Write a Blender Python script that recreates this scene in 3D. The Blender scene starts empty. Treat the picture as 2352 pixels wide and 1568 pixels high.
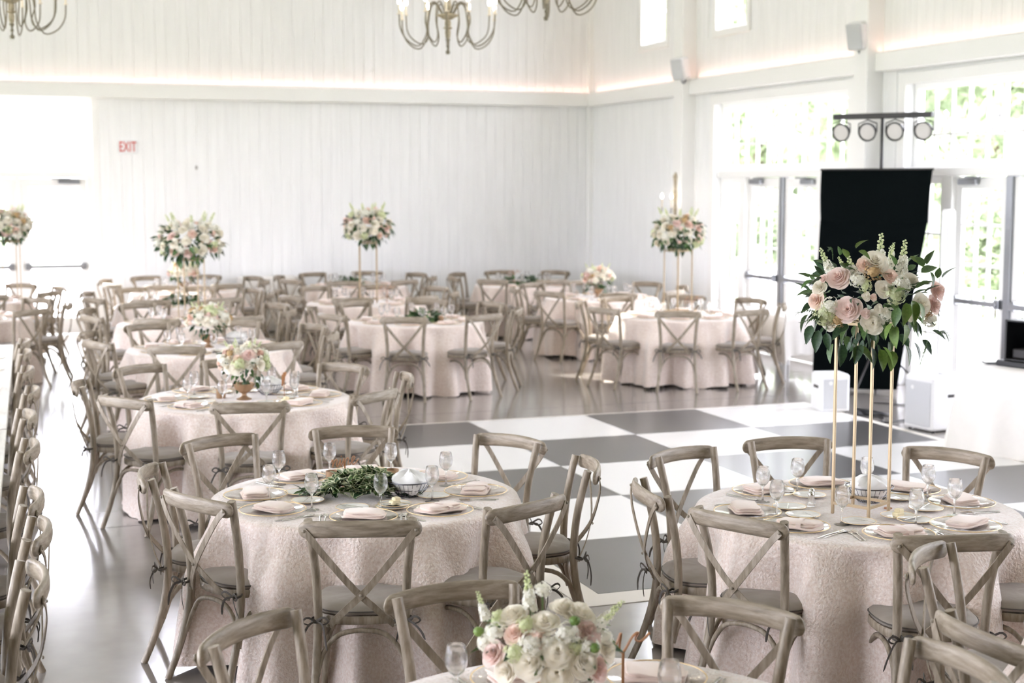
import bpy, math, random
from mathutils import Vector, Matrix

R = math.radians
pi = math.pi
sc = bpy.context.scene
COL = sc.collection
random.seed(7)

# ------------------------------------------------------------------ camera
cam_d = bpy.data.cameras.new('camera')
cam = bpy.data.objects.new('camera', cam_d)
COL.objects.link(cam)
cam_d.sensor_width = 36.0
cam_d.lens = 36.0 * 3466.6 / 2352.0
cam_d.clip_end = 300
cam.location = (0, 0, 2.334)
_yaw, _pit = 0.344029, 0.105243
_fwd = Vector((math.sin(_yaw) * math.cos(_pit), math.cos(_yaw) * math.cos(_pit), -math.sin(_pit)))
cam.rotation_euler = _fwd.to_track_quat('-Z', 'Y').to_euler()
cam_d.dof.use_dof = True
cam_d.dof.focus_distance = 6.6
cam_d.dof.aperture_fstop = 2.8
sc.camera = cam

# ------------------------------------------------------------------ world, sun, exposure
SKY = 6.8
SUN_DIR = Vector((-0.66, 1.16, 0.88)).normalized()
w = bpy.data.worlds.new('sky')
sc.world = w
w.use_nodes = True
bg = w.node_tree.nodes['Background']
bg.inputs['Color'].default_value = (0.865, 0.865, 1.0, 1)
bg.inputs['Strength'].default_value = SKY
sun_d = bpy.data.lights.new('sun', 'SUN')
sun_d.energy = 7.0
sun_d.angle = R(0.6)
sun_d.color = (1.0, 0.95, 0.87)
sun = bpy.data.objects.new('sun', sun_d)
COL.objects.link(sun)
sun.rotation_euler = (-SUN_DIR).to_track_quat('-Z', 'Y').to_euler()
sun.location = (-30, 60, 40)

def portal(loc, rot, sx, sy):
    d = bpy.data.lights.new('window_portal', 'AREA')
    d.shape = 'RECTANGLE'
    d.size, d.size_y = sx, sy
    d.cycles.is_portal = True
    o = bpy.data.objects.new('window_portal', d)
    COL.objects.link(o)
    o.location = loc
    o.rotation_euler = rot

def cove_light(loc, rot, sx, power):
    d = bpy.data.lights.new('cove_strip_light', 'AREA')
    d.shape = 'RECTANGLE'
    d.size, d.size_y = sx, 0.05
    d.energy = power
    d.color = (1.0, 0.56, 0.46)
    o = bpy.data.objects.new('cove_strip_light', d)
    COL.objects.link(o)
    o.location = loc
    o.rotation_euler = rot

vs = sc.view_settings
vs.view_transform = 'Standard'
vs.look = 'None'
vs.exposure = 1.62
vs.gamma = 1.0
vs.use_curve_mapping = False
sc.display_settings.display_device = 'sRGB'
cy = sc.cycles
cy.max_bounces = 10
cy.diffuse_bounces = 5
cy.glossy_bounces = 3
cy.transmission_bounces = 9
cy.transparent_max_bounces = 14
cy.caustics_reflective = False
cy.caustics_refractive = False
cy.sample_clamp_indirect = 6.0
cy.use_denoising = True
cy.use_adaptive_sampling = True
cy.adaptive_threshold = 0.02

# ------------------------------------------------------------------ materials
def lin(c):
    return tuple(((v / 255.0) / 12.92 if v / 255.0 <= 0.04045 else ((v / 255.0 + 0.055) / 1.055) ** 2.4) for v in c)

def mat(name, rgb, rough=0.5, metal=0.0, spec=0.5, sheen=0.0, var=0.0, scale=8.0, stretch=(1, 1, 1), bump=0.0, bscale=None,
        rgb2=None, trans=0.0, coat=0.0, space='Object'):
    m = bpy.data.materials.new(name)
    m.use_nodes = True
    nt = m.node_tree
    b = nt.nodes['Principled BSDF']
    c = lin(rgb)
    b.inputs['Base Color'].default_value = (*c, 1)
    b.inputs['Roughness'].default_value = rough
    b.inputs['Metallic'].default_value = metal
    b.inputs['Specular IOR Level'].default_value = spec
    if sheen:
        b.inputs['Sheen Weight'].default_value = sheen
        b.inputs['Sheen Roughness'].default_value = 0.4
    if coat:
        b.inputs['Coat Weight'].default_value = coat
        b.inputs['Coat Roughness'].default_value = 0.1
    if trans:
        b.inputs['Subsurface Weight'].default_value = 0.0
    if var or bump or rgb2:
        tc = nt.nodes.new('ShaderNodeTexCoord')
        mp = nt.nodes.new('ShaderNodeMapping')
        mp.inputs['Scale'].default_value = stretch
        nt.links.new(tc.outputs[space], mp.inputs['Vector'])
        oi = nt.nodes.new('ShaderNodeObjectInfo')
        mul = nt.nodes.new('ShaderNodeMath'); mul.operation = 'MULTIPLY'; mul.inputs[1].default_value = 37.0
        nt.links.new(oi.outputs['Random'], mul.inputs[0])
        nt.links.new(mul.outputs[0], mp.inputs['Location'])
        nz = nt.nodes.new('ShaderNodeTexNoise')
        nz.inputs['Scale'].default_value = scale
        nz.inputs['Detail'].default_value = 4
        nz.inputs['Roughness'].default_value = 0.6
        nt.links.new(mp.outputs[0], nz.inputs['Vector'])
        if var or rgb2:
            mx = nt.nodes.new('ShaderNodeMix'); mx.data_type = 'RGBA'
            rp = nt.nodes.new('ShaderNodeMapRange')
            rp.inputs['From Min'].default_value = 0.35
            rp.inputs['From Max'].default_value = 0.65
            nt.links.new(nz.outputs['Fac'], rp.inputs['Value'])
            nt.links.new(rp.outputs[0], mx.inputs['Factor'])
            c2 = lin(rgb2) if rgb2 else tuple(min(1, v * (1 + var)) for v in c)
            c1 = c if rgb2 else tuple(v * (1 - var) for v in c)
            mx.inputs['A'].default_value = (*c1, 1)
            mx.inputs['B'].default_value = (*c2, 1)
            nt.links.new(mx.outputs['Result'], b.inputs['Base Color'])
        if bump:
            nb = nt.nodes.new('ShaderNodeTexNoise')
            nb.inputs['Scale'].default_value = bscale or scale
            nb.inputs['Detail'].default_value = 3
            nt.links.new(mp.outputs[0], nb.inputs['Vector'])
            bp = nt.nodes.new('ShaderNodeBump')
            bp.inputs['Strength'].default_value = bump
            bp.inputs['Distance'].default_value = 0.01
            nt.links.new(nb.outputs['Fac'], bp.inputs['Height'])
            nt.links.new(bp.outputs[0], b.inputs['Normal'])
    return m

def emit(name, rgb, strength, sampling=True):
    m = bpy.data.materials.new(name)
    m.use_nodes = True
    b = m.node_tree.nodes['Principled BSDF']
    b.inputs['Base Color'].default_value = (*lin(rgb), 1)
    b.inputs['Emission Color'].default_value = (*lin(rgb), 1)
    b.inputs['Emission Strength'].default_value = strength
    if not sampling:
        m.cycles.emission_sampling = 'NONE'
    return m

def glass_mat(name, ior=1.45, tint=(1, 1, 1), extra=0.0, rough=0.0):
    m = bpy.data.materials.new(name)
    m.use_nodes = True
    nt = m.node_tree
    nt.nodes.clear()
    out = nt.nodes.new('ShaderNodeOutputMaterial')
    mx = nt.nodes.new('ShaderNodeMixShader')
    tr = nt.nodes.new('ShaderNodeBsdfTransparent')
    tr.inputs['Color'].default_value = (*tint, 1)
    gl = nt.nodes.new('ShaderNodeBsdfGlossy')
    gl.inputs['Roughness'].default_value = rough
    lw = nt.nodes.new('ShaderNodeLayerWeight')
    lw.inputs['Blend'].default_value = 0.5
    pw = nt.nodes.new('ShaderNodeMath'); pw.operation = 'POWER'; pw.inputs[1].default_value = 3.6
    nt.links.new(lw.outputs['Facing'], pw.inputs[0])
    add = nt.nodes.new('ShaderNodeMath'); add.operation = 'MULTIPLY_ADD'; add.use_clamp = True
    add.inputs[1].default_value = ior * 0.5
    add.inputs[2].default_value = 0.045 + extra
    nt.links.new(pw.outputs[0], add.inputs[0])
    nt.links.new(add.outputs[0], mx.inputs['Fac'])
    nt.links.new(tr.outputs[0], mx.inputs[1])
    nt.links.new(gl.outputs[0], mx.inputs[2])
    nt.links.new(mx.outputs[0], out.inputs['Surface'])
    return m

def petal_mat(name, rgb, rgb2, tr=0.4):
    m = mat(name, rgb, 0.6, rgb2=rgb2, scale=6)
    nt = m.node_tree
    b = nt.nodes['Principled BSDF']
    out = nt.nodes['Material Output']
    t = nt.nodes.new('ShaderNodeBsdfTranslucent')
    nt.links.new(b.inputs['Base Color'].links[0].from_socket, t.inputs['Color'])
    mx = nt.nodes.new('ShaderNodeMixShader')
    mx.inputs[0].default_value = tr
    nt.links.new(b.outputs[0], mx.inputs[1]); nt.links.new(t.outputs[0], mx.inputs[2])
    nt.links.new(mx.outputs[0], out.inputs['Surface'])
    return m

def wall_mat(name, rgb, knots=True):
    m = mat(name, rgb, rough=0.55, var=0.025, scale=2.0, stretch=(6, 6, 0.5))
    if knots:
        nt = m.node_tree
        b = nt.nodes['Principled BSDF']
        src = b.inputs['Base Color'].links[0].from_socket
        geo = nt.nodes.new('ShaderNodeNewGeometry')
        mp = nt.nodes.new('ShaderNodeMapping')
        mp.inputs['Scale'].default_value = (1.0, 1.0, 0.62)
        nt.links.new(geo.outputs['Position'], mp.inputs['Vector'])
        vo = nt.nodes.new('ShaderNodeTexVoronoi')
        vo.inputs['Scale'].default_value = 1.25
        nt.links.new(mp.outputs[0], vo.inputs['Vector'])
        rp = nt.nodes.new('ShaderNodeMapRange')
        rp.inputs['From Min'].default_value = 0.018
        rp.inputs['From Max'].default_value = 0.034
        rp.inputs['To Min'].default_value = 1.0
        rp.inputs['To Max'].default_value = 0.0
        nt.links.new(vo.outputs['Distance'], rp.inputs['Value'])
        mx = nt.nodes.new('ShaderNodeMix'); mx.data_type = 'RGBA'
        nt.links.new(rp.outputs[0], mx.inputs['Factor'])
        nt.links.new(src, mx.inputs['A'])
        mx.inputs['B'].default_value = (*lin((150, 146, 140)), 1)
        nt.links.new(mx.outputs['Result'], b.inputs['Base Color'])
    return m

MW = wall_mat('white_painted_plank', (243, 243, 242))
MTRIM = mat('white_trim_paint', (244, 243, 240), 0.45)
MCEIL = mat('white_ceiling', (245, 244, 242), 0.7)
MFLOOR = mat('polished_concrete', (130, 125, 120), 0.17, spec=0.6, rgb2=(144, 139, 134), scale=1.3, bump=0.012, bscale=22, coat=0.4)
MWOOD = mat('weathered_grey_wood', (128, 116, 98), 0.45, spec=0.45, rgb2=(166, 154, 137), scale=48, stretch=(1, 1, 0.16), bump=0.3, bscale=70)
MRAIL = mat('weathered_grey_rail', (124, 112, 94), 0.45, spec=0.45, rgb2=(164, 152, 135), scale=48, stretch=(0.12, 1, 1), bump=0.3, bscale=70)
MBOLT = mat('bolt_head', (140, 131, 116), 0.4, spec=0.5)
MCUSH = mat('grey_cushion_fabric', (142, 133, 123), 0.75, sheen=0.25, var=0.06, scale=5, bump=0.3, bscale=14)
MRIB = mat('dark_tie_ribbon', (92, 87, 82), 0.8)
MCLOTH = mat('blush_velvet', (226, 206, 192), 0.5, sheen=0.8, rgb2=(245, 233, 224), scale=70, bump=0.8, bscale=80, spec=0.5)
MWCLOTH = mat('white_cloth', (240, 236, 230), 0.8, sheen=0.2, var=0.02, scale=6)
MNAP = mat('blush_napkin', (240, 222, 211), 0.55, sheen=0.3, var=0.03, scale=9)
MNAPW = mat('white_napkin', (243, 242, 240), 0.8)
MCHINA = mat('white_china', (244, 242, 238), 0.12, spec=0.6)
MGOLD = mat('gold_rim', (238, 212, 166), 0.35, metal=0.7)
MGOLDP = mat('brushed_gold_stand', (178, 158, 128), 0.4, metal=0.55, spec=0.5)
MCOPPER = mat('copper_glass', (176, 146, 116), 0.35, metal=0.5)
MSIGN = mat('laser_cut_wood', (176, 122, 80), 0.45)
MSILVER = mat('silver_cutlery', (214, 212, 208), 0.18, metal=1.0)
MWIRE = mat('dark_wire', (96, 96, 100), 0.35, metal=0.8)
MBUTTER = mat('butter', (250, 236, 196), 0.5)
MGLASS = mat('clear_glass', (255, 255, 255), 0.0)
_b = MGLASS.node_tree.nodes['Principled BSDF']
_b.inputs['Transmission Weight'].default_value = 1.0
_b.inputs['IOR'].default_value = 1.38
_t = MGLASS.node_tree.nodes.new('ShaderNodeBsdfTransparent')
_x = MGLASS.node_tree.nodes.new('ShaderNodeMixShader')
_x.inputs[0].default_value = 0.3
MGLASS.node_tree.links.new(_b.outputs[0], _x.inputs[1]); MGLASS.node_tree.links.new(_t.outputs[0], _x.inputs[2])
MGLASS.node_tree.links.new(_x.outputs[0], MGLASS.node_tree.nodes['Material Output'].inputs['Surface'])
MCHG = glass_mat('charger_glass', 1.2, (0.99, 0.985, 0.98), 0.03, 0.05)
MPANE = glass_mat('window_glass', 1.45, (0.98, 0.99, 0.985))
MBLK = mat('black_fabric', (9, 14, 15), 0.95, spec=0.05, var=0.1, scale=30)
MBLKM = mat('black_metal', (44, 41, 40), 0.5)
MBLKP = mat('black_plastic', (24, 25, 27), 0.4)
MLENS = mat('par_lens', (222, 218, 214), 0.3)
MSPK = mat('white_speaker_shell', (238, 238, 238), 0.45)
MGRILL = mat('speaker_grille', (205, 206, 208), 0.6, bump=0.3, bscale=220)
MDKF = mat('dance_tile_grey', (84, 82, 82), 0.3, spec=0.5, var=0.03, scale=60, coat=0.15)
MLTF = mat('dance_tile_white', (240, 239, 238), 0.22, spec=0.5, coat=0.2)
MEDGE = mat('dance_edge_white', (226, 220, 211), 0.4)
MPLANK = mat('whitewashed_table_plank', (226, 222, 214), 0.5, rgb2=(200, 195, 187), scale=6, stretch=(3, 0.35, 3))
MDKW = mat('dark_grey_wood', (70, 64, 58), 0.6, var=0.15, scale=12)
MLEAF = mat('leaf_green', (66, 94, 50), 0.42, spec=0.45, rgb2=(88, 118, 66), scale=9)
MLEAFD = mat('leaf_dark_green', (38, 64, 42), 0.42, spec=0.45, rgb2=(58, 86, 54), scale=9)
MLEAFL = mat('leaf_light_green', (118, 142, 72), 0.45, spec=0.4, rgb2=(96, 126, 60), scale=9)
MLCREAM = mat('leaf_cream_margin', (214, 218, 184), 0.45)
MSTEM = mat('flower_stem', (96, 122, 70), 0.5)
MIVORY = petal_mat('ivory_petals', (252, 249, 240), (250, 244, 230))
MBLUSH = petal_mat('blush_petals', (244, 222, 214), (249, 233, 226))
MPEACH = petal_mat('peach_petals', (247, 222, 208), (251, 236, 226))
MCREAM = petal_mat('cream_green_buds', (240, 242, 214), (222, 230, 184))
MWHITEF = petal_mat('white_florets', (252, 251, 244), (248, 246, 234))
MTAN = mat('tan_filler', (196, 166, 120), 0.7, var=0.15, scale=20)
MRED = mat('exit_red', (206, 60, 48), 0.5)
MBULB = emit('warm_bulb', (255, 238, 214), 14.0, False)
MCANDLE = mat('ivory_candle_sleeve', (236, 226, 208), 0.5)
MCHAND = mat('weathered_chandelier_wood', (196, 184, 160), 0.6, rgb2=(150, 138, 116), scale=30)
MIRON = mat('aged_iron', (128, 120, 104), 0.5, metal=0.3)
MFLAME = emit('flame', (255, 190, 110), 8.0, False)
MLAWN = mat('lawn', (110, 122, 92), 0.9, rgb2=(132, 142, 112), scale=2)
MDECK = mat('porch_concrete', (190, 186, 180), 0.8, var=0.04, scale=2)
MTREE = petal_mat('glare_paled_leaves', (140, 152, 122), (176, 186, 158), .45)  # leaf colours paled to stand in for glare and overexposure
MBARK = mat('tree_bark', (96, 82, 66), 0.9)
MBLD = mat('far_building_siding', (226, 224, 220), 0.8)
MDARKW = mat('far_window', (96, 100, 108), 0.3)
MROOF = mat('porch_roof', (150, 146, 140), 0.8)
MLAMP = mat('barn_lamp_enamel', (120, 118, 116), 0.4)
MLAMPW = mat('lamp_white_inside', (240, 240, 238), 0.5)
MALU = mat('brushed_aluminium', (150, 152, 156), 0.35, metal=0.8)

# ------------------------------------------------------------------ mesh builder
class M:
    def __init__(s):
        s.v = []; s.f = []; s.m = []; s.k = 0
    def add(s, vs_, fs_, mi=0):
        n = len(s.v)
        s.v.extend([tuple(p) for p in vs_])
        for f in fs_:
            s.f.append(tuple(i + n for i in f)); s.m.append(mi)
        return s
    def box(s, x0, x1, y0, y1, z0, z1, mi=0, ch=0.0, M4=None):
        if ch <= 0:
            p = [(x0, y0, z0), (x1, y0, z0), (x1, y1, z0), (x0, y1, z0), (x0, y0, z1), (x1, y0, z1), (x1, y1, z1), (x0, y1, z1)]
            f = [(0, 3, 2, 1), (4, 5, 6, 7), (0, 1, 5, 4), (1, 2, 6, 5), (2, 3, 7, 6), (3, 0, 4, 7)]
        else:
            p = []
            for (zz, ins) in ((z0, ch), (z0 + ch, 0), (z1 - ch, 0), (z1, ch)):
                c = ch
                a0, a1, b0, b1 = x0 + ins, x1 - ins, y0 + ins, y1 - ins
                c = ch if ins == 0 else ch * 0.4
                p += [(a0 + c, b0, zz), (a1 - c, b0, zz), (a1, b0 + c, zz), (a1, b1 - c, zz), (a1 - c, b1, zz), (a0 + c, b1, zz), (a0, b1 - c, zz), (a0, b0 + c, zz)]
            f = [tuple(reversed(range(8))), tuple(range(24, 32))]
            for r in range(3):
                for i in range(8):
                    j = (i + 1) % 8
                    f.append((r * 8 + i, r * 8 + j, r * 8 + 8 + j, r * 8 + 8 + i))
        if M4 is not None:
            p = [M4 @ Vector(q) for q in p]
        return s.add(p, f, mi)
    def tube(s, path, rad, seg=8, mi=0, cap=True, flat=None, up=None):
        path = [Vector(p) for p in path]
        n = len(path)
        rs = rad if isinstance(rad, (list, tuple)) else [rad] * n
        vs_ = []; prev = None
        for i in range(n):
            t = (path[min(i + 1, n - 1)] - path[max(i - 1, 0)])
            t = t.normalized() if t.length > 1e-9 else Vector((0, 0, 1))
            if prev is None:
                u = Vector(up) if up else (Vector((0, 0, 1)) if abs(t.z) < 0.9 else Vector((1, 0, 0)))
            else:
                u = prev
            u = (u - t * u.dot(t)).normalized()
            b = t.cross(u)
            prev = u
            fu, fb = flat if flat else (1, 1)
            for k in range(seg):
                a = 2 * pi * (k + 0.5) / seg
                vs_.append(path[i] + u * (math.cos(a) * rs[i] * fu) + b * (math.sin(a) * rs[i] * fb))
        fs_ = []
        for i in range(n - 1):
            for k in range(seg):
                k2 = (k + 1) % seg
                fs_.append((i * seg + k, i * seg + k2, (i + 1) * seg + k2, (i + 1) * seg + k))
        if cap:
            fs_.append(tuple(reversed(range(seg))))
            fs_.append(tuple((n - 1) * seg + k for k in range(seg)))
        return s.add(vs_, fs_, mi)
    def lathe(s, prof, seg=16, mi=0, c=(0, 0, 0), close=False):
        vs_ = []; n = len(prof)
        for (r, z) in prof:
            for k in range(seg):
                a = 2 * pi * k / seg
                vs_.append((c[0] + r * math.cos(a), c[1] + r * math.sin(a), c[2] + z))
        fs_ = []
        for i in range(n - 1):
            for k in range(seg):
                k2 = (k + 1) % seg
                fs_.append((i * seg + k, i * seg + k2, (i + 1) * seg + k2, (i + 1) * seg + k))
        if prof[0][0] > 1e-5 and not close:
            fs_.append(tuple(reversed(range(seg))))
        if prof[-1][0] > 1e-5 and not close:
            fs_.append(tuple((n - 1) * seg + k for k in range(seg)))
        return s.add(vs_, fs_, mi)
    def grid(s, rows, mi=0, wrap=False):
        n = len(rows); m_ = len(rows[0])
        vs_ = [p for r in rows for p in r]
        fs_ = []
        for i in range(n - 1):
            for k in range(m_ if wrap else m_ - 1):
                k2 = (k + 1) % m_
                fs_.append((i * m_ + k, i * m_ + k2, (i + 1) * m_ + k2, (i + 1) * m_ + k))
        return s.add(vs_, fs_, mi)
    def join(s, o, M4=None, mo=0):
        return s.add([M4 @ Vector(p) for p in o.v] if M4 is not None else o.v, o.f, 0) if mo is None else s._j(o, M4, mo)
    def _j(s, o, M4, mo):
        n = len(s.v)
        s.v.extend([tuple(M4 @ Vector(p)) for p in o.v] if M4 is not None else o.v)
        for f, mi in zip(o.f, o.m):
            s.f.append(tuple(i + n for i in f)); s.m.append(mi + mo)
        return s
    def mesh(s, name, mats, ang=40):
        me = bpy.data.meshes.new(name)
        me.from_pydata(s.v, [], s.f)
        mats = mats if isinstance(mats, (list, tuple)) else [mats]
        for x in mats:
            me.materials.append(x)
        if len(mats) > 1:
            me.polygons.foreach_set('material_index', s.m)
        if ang:
            me.polygons.foreach_set('use_smooth', [True] * len(me.polygons))
            me.set_sharp_from_angle(angle=R(ang))
        me.update()
        return me

def obj(name, me, parent=None, loc=(0, 0, 0), rot=(0, 0, 0), scale=(1, 1, 1)):
    o = bpy.data.objects.new(name, me)
    COL.objects.link(o)
    o.location = loc; o.rotation_euler = rot
    o.scale = scale if not isinstance(scale, (int, float)) else (scale,) * 3
    if parent is not None:
        o.parent = parent
    return o

def tag(o, label, cat, group=None):
    o['label'] = label; o['category'] = cat
    if group: o['group'] = group
    return o

def thing(name, label, cat, loc=(0, 0, 0), rz=0.0, group=None):
    return tag(obj(name, None, None, loc, (0, 0, rz)), label, cat, group)

def struct(name, me, parent=None, loc=(0, 0, 0), rot=(0, 0, 0)):
    o = obj(name, me, parent, loc, rot)
    if parent is None:
        o['kind'] = 'structure'
    return o

def lerp(a, b, t): return a + (b - a) * t
def smooth(t):
    t = max(0.0, min(1.0, t)); return t * t * (3 - 2 * t)
def spline(pts, n=16):
    P = [Vector(p) for p in pts]
    P = [P[0] * 2 - P[1]] + P + [P[-1] * 2 - P[-2]]
    out = []
    segs = len(P) - 3
    for i in range(n + 1):
        t = i / n * segs
        k = min(int(t), segs - 1); u = t - k
        a, b, c, d = P[k:k + 4]
        out.append(0.5 * ((2 * b) + (c - a) * u + (2 * a - 5 * b + 4 * c - d) * u * u + (3 * b - a - 3 * c + d) * u ** 3))
    return out

# ------------------------------------------------------------------ the room
XR, YB, XL, YN, ZC = 10.06, 24.05, -7.0, -3.0, 7.3
TH = 0.24
floor_o = struct('floor', M().box(XL, XR + TH, YN, YB + TH, -0.2, 0.0).mesh('floor', MFLOOR, 0))
# saw-cut control joints in the slab
jm = M()
MJOINT = mat('floor_joint', (84, 80, 76), 0.6)
for k, y in enumerate((2.3, 6.33, 10.4, 14.5, 18.6, 22.7)):
    jm.box(XL + 0.1, XR - 0.1, y - 0.003, y + 0.003, -0.004, 0.0006)
for x in (-4.2, -0.05, 4.1, 8.2):
    jm.box(x - 0.003, x + 0.003, YN + 0.1, YB - 0.1, -0.004, 0.0006)
obj('control_joint', jm.mesh('control_joint', MJOINT, 0), floor_o)
struct('ceiling', M().box(XL - TH, XR + TH, YN - TH, YB + TH, ZC, ZC + 0.2).mesh('ceiling', MCEIL, 0))

def wall_with_holes(name, axis, at, th, a0, a1, z0, z1, holes, m):
    """axis 'x': wall in the plane x=at spanning y a0..a1; 'y': plane y=at spanning x"""
    cuts_a = sorted({a0, a1, *[h[0] for h in holes], *[h[1] for h in holes]})
    cuts_z = sorted({z0, z1, *[h[2] for h in holes], *[h[3] for h in holes]})
    mb = M()
    for i in range(len(cuts_a) - 1):
        for j in range(len(cuts_z) - 1):
            ca, cz = (cuts_a[i] + cuts_a[i + 1]) / 2, (cuts_z[j] + cuts_z[j + 1]) / 2
            if any(h[0] < ca < h[1] and h[2] < cz < h[3] for h in holes):
                continue
            if axis == 'x':
                mb.box(min(at, at + th), max(at, at + th), cuts_a[i], cuts_a[i + 1], cuts_z[j], cuts_z[j + 1])
            else:
                mb.box(cuts_a[i], cuts_a[i + 1], min(at, at + th), max(at, at + th), cuts_z[j], cuts_z[j + 1])
    return struct(name, mb.mesh(name, m, 0))

BAYS = [17.73, 13.05, 8.37, 3.69]          # centres of the glazed bays of the right wall
HI = [21.55 - 2.53 * k for k in range(7) if k != 2]  # high windows: right wall's two farthest in view, others added for more daylight
holesR = [(c - 1.75, c + 1.75, 0.0, 3.45) for c in BAYS] + [(c - 0.45, c + 0.45, 4.46, 5.90) for c in HI]
wallR = wall_with_holes('wall_right', 'x', XR, TH, YN, YB, 0, ZC, holesR, MW)
BHI = [2.95]                               # high window of the gable, just above the frame
holesB = [(-0.40, 1.80, 0.0, 3.56)] + [(c - 0.52, c + 0.52, 5.36, 7.0) for c in BHI]
wallB = wall_with_holes('wall_back', 'y', YB, TH, XL, XR + TH, 0, ZC, holesB, MW)
LB = [16.4, 11.8, 7.2, 2.6]
wallL = wall_with_holes('wall_left', 'x', XL, -TH, YN, YB, 0, ZC, [(c - 2.0, c + 2.0, 0.2, 3.5) for c in LB] + [(c - 0.45, c + 0.45, 4.46, 5.90) for c in HI], MW)
wall_with_holes('wall_near', 'y', YN, -TH, XL, XR + TH, 0, ZC, [], mat('greige_fill_damper', (146, 134, 120), 0.7, var=0.1, scale=3, stretch=(6, 6, .5)))  # unseen wall, colour darkened to weaken light from behind the camera

# vertical boards: one object each, shared meshes by length
PW = 0.1645
_pl = {}
def plank_mesh(h):
    k = round(h, 3)
    if k not in _pl:
        g, d, w_ = 0.006, 0.014, PW - 0.002
        prof = [(0, 0), (0, d - g), (g, d), (w_ - g, d), (w_, d - g), (w_, 0)]
        vs_ = [(x, -y, z) for z in (0, h) for (x, y) in prof]
        n = 6
        fs_ = [(i, i + 1, n + i + 1, n + i) for i in range(n - 1)] + [tuple(range(n, 2 * n)), tuple(reversed(range(n)))]
        _pl[k] = M().add(vs_, fs_).mesh('plank', MW, 0)
    return _pl[k]
x = 1.90
while x < XR - 0.05:
    obj('plank', plank_mesh(3.62), wallB, (x, YB, 0.0))
    x += PW
x = -1.0
while x < XR - 0.05:
    zt = 5.30 if any(c - 0.7 < x < c + 0.6 for c in BHI) else ZC
    obj('plank', plank_mesh(zt - 3.80), wallB, (x, YB, 3.80))
    x += PW
def rplank(y, z0, z1):
    # boards on the right wall: local x runs towards -y
    obj('plank', plank_mesh(z1 - z0), wallR, (XR, y + PW - 0.001, z0), (0, 0, R(-90)))
y = 19.62
while y < YB - 0.1:
    rplank(y, 0.0, 3.62)
    y += PW
for c0 in (14.95, 10.27):
    for k in range(6):
        rplank(c0 + 0.03 + k * PW, 0.0, 3.62)
y = 11.0
while y < YB - 0.1:
    hit = [c for c in HI if c - 0.62 < y < c + 0.54]
    if hit:
        rplank(y, 3.80, 4.38)
        rplank(y, 5.98, ZC)
    else:
        rplank(y, 3.80, ZC)
    y += PW

# beams, posts, trim
def trim(n, boxes, m=None, ch=0.012):
    mb = M()
    for b in boxes:
        mb.box(*b, ch=ch)
    return struct('trim_%d' % n, mb.mesh('trim', m or MTRIM, 30))
trim(1, [(XL, XR - 0.12, YB - 0.13, YB + 0.001, 3.60, 3.82)])
trim(2, [(XR - 0.13, XR + 0.001, YN, YB - 0.12, 3.60, 3.82)])
POSTS = [20.22, 15.40, 10.72, 6.04]
nt_ = 3
for py in POSTS:
    trim(nt_, [(XR - 0.24, XR, py - 0.14, py + 0.14, 0, ZC)]); nt_ += 1
trim(nt_, [(XR - 0.10, XR + 0.0, YB - 0.12, YB, 0, ZC)]); nt_ += 1      # corner post
# casing round the back doors
trim(nt_, [(1.79, 1.91, YB - 0.03, YB, 0, 3.60), (-0.51, -0.39, YB - 0.03, YB, 0, 3.60)]); nt_ += 1
for c in HI[:5]:
    trim(nt_, [(XR - 0.03, XR, c - 0.55, c + 0.55, 4.36, 4.47), (XR - 0.03, XR, c - 0.55, c - 0.44, 4.46, 5.91),
               (XR - 0.03, XR, c + 0.44, c + 0.55, 4.46, 5.91), (XR - 0.03, XR, c - 0.55, c + 0.55, 5.89, 6.0)]); nt_ += 1
for c in BAYS[:2]:
    trim(nt_, [(XR - 0.03, XR, c - 1.88, c - 1.74, 0, 3.57), (XR - 0.03, XR, c + 1.74, c + 1.88, 0, 3.57), (XR - 0.03, XR, c - 1.76, c + 1.76, 3.43, 3.57)]); nt_ += 1
struct('baseboard_back', M().box(1.92, XR - 0.1, YB - 0.035, YB - 0.012, 0, 0.16, ch=0.006).mesh('baseboard', MTRIM, 30))
struct('baseboard_right', M().box(XR - 0.035, XR - 0.012, 20.36, YB - 0.12, 0, 0.16, ch=0.006).mesh('baseboard', MTRIM, 30))

# warm strip hidden on top of the beams
yb = YB - 0.07
cove_light((4.5, yb, 3.835), (R(180), 0, 0), 11.0, 3.0)
cove_light((XR - 0.07, 22.1, 3.835), (R(180), 0, R(90)), 3.4, 1.2)
cove_light((XR - 0.07, 17.8, 3.835), (R(180), 0, R(90)), 4.4, 1.3)
cove_light((XR - 0.07, 13.05, 3.835), (R(180), 0, R(90)), 4.4, 1.3)

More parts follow.
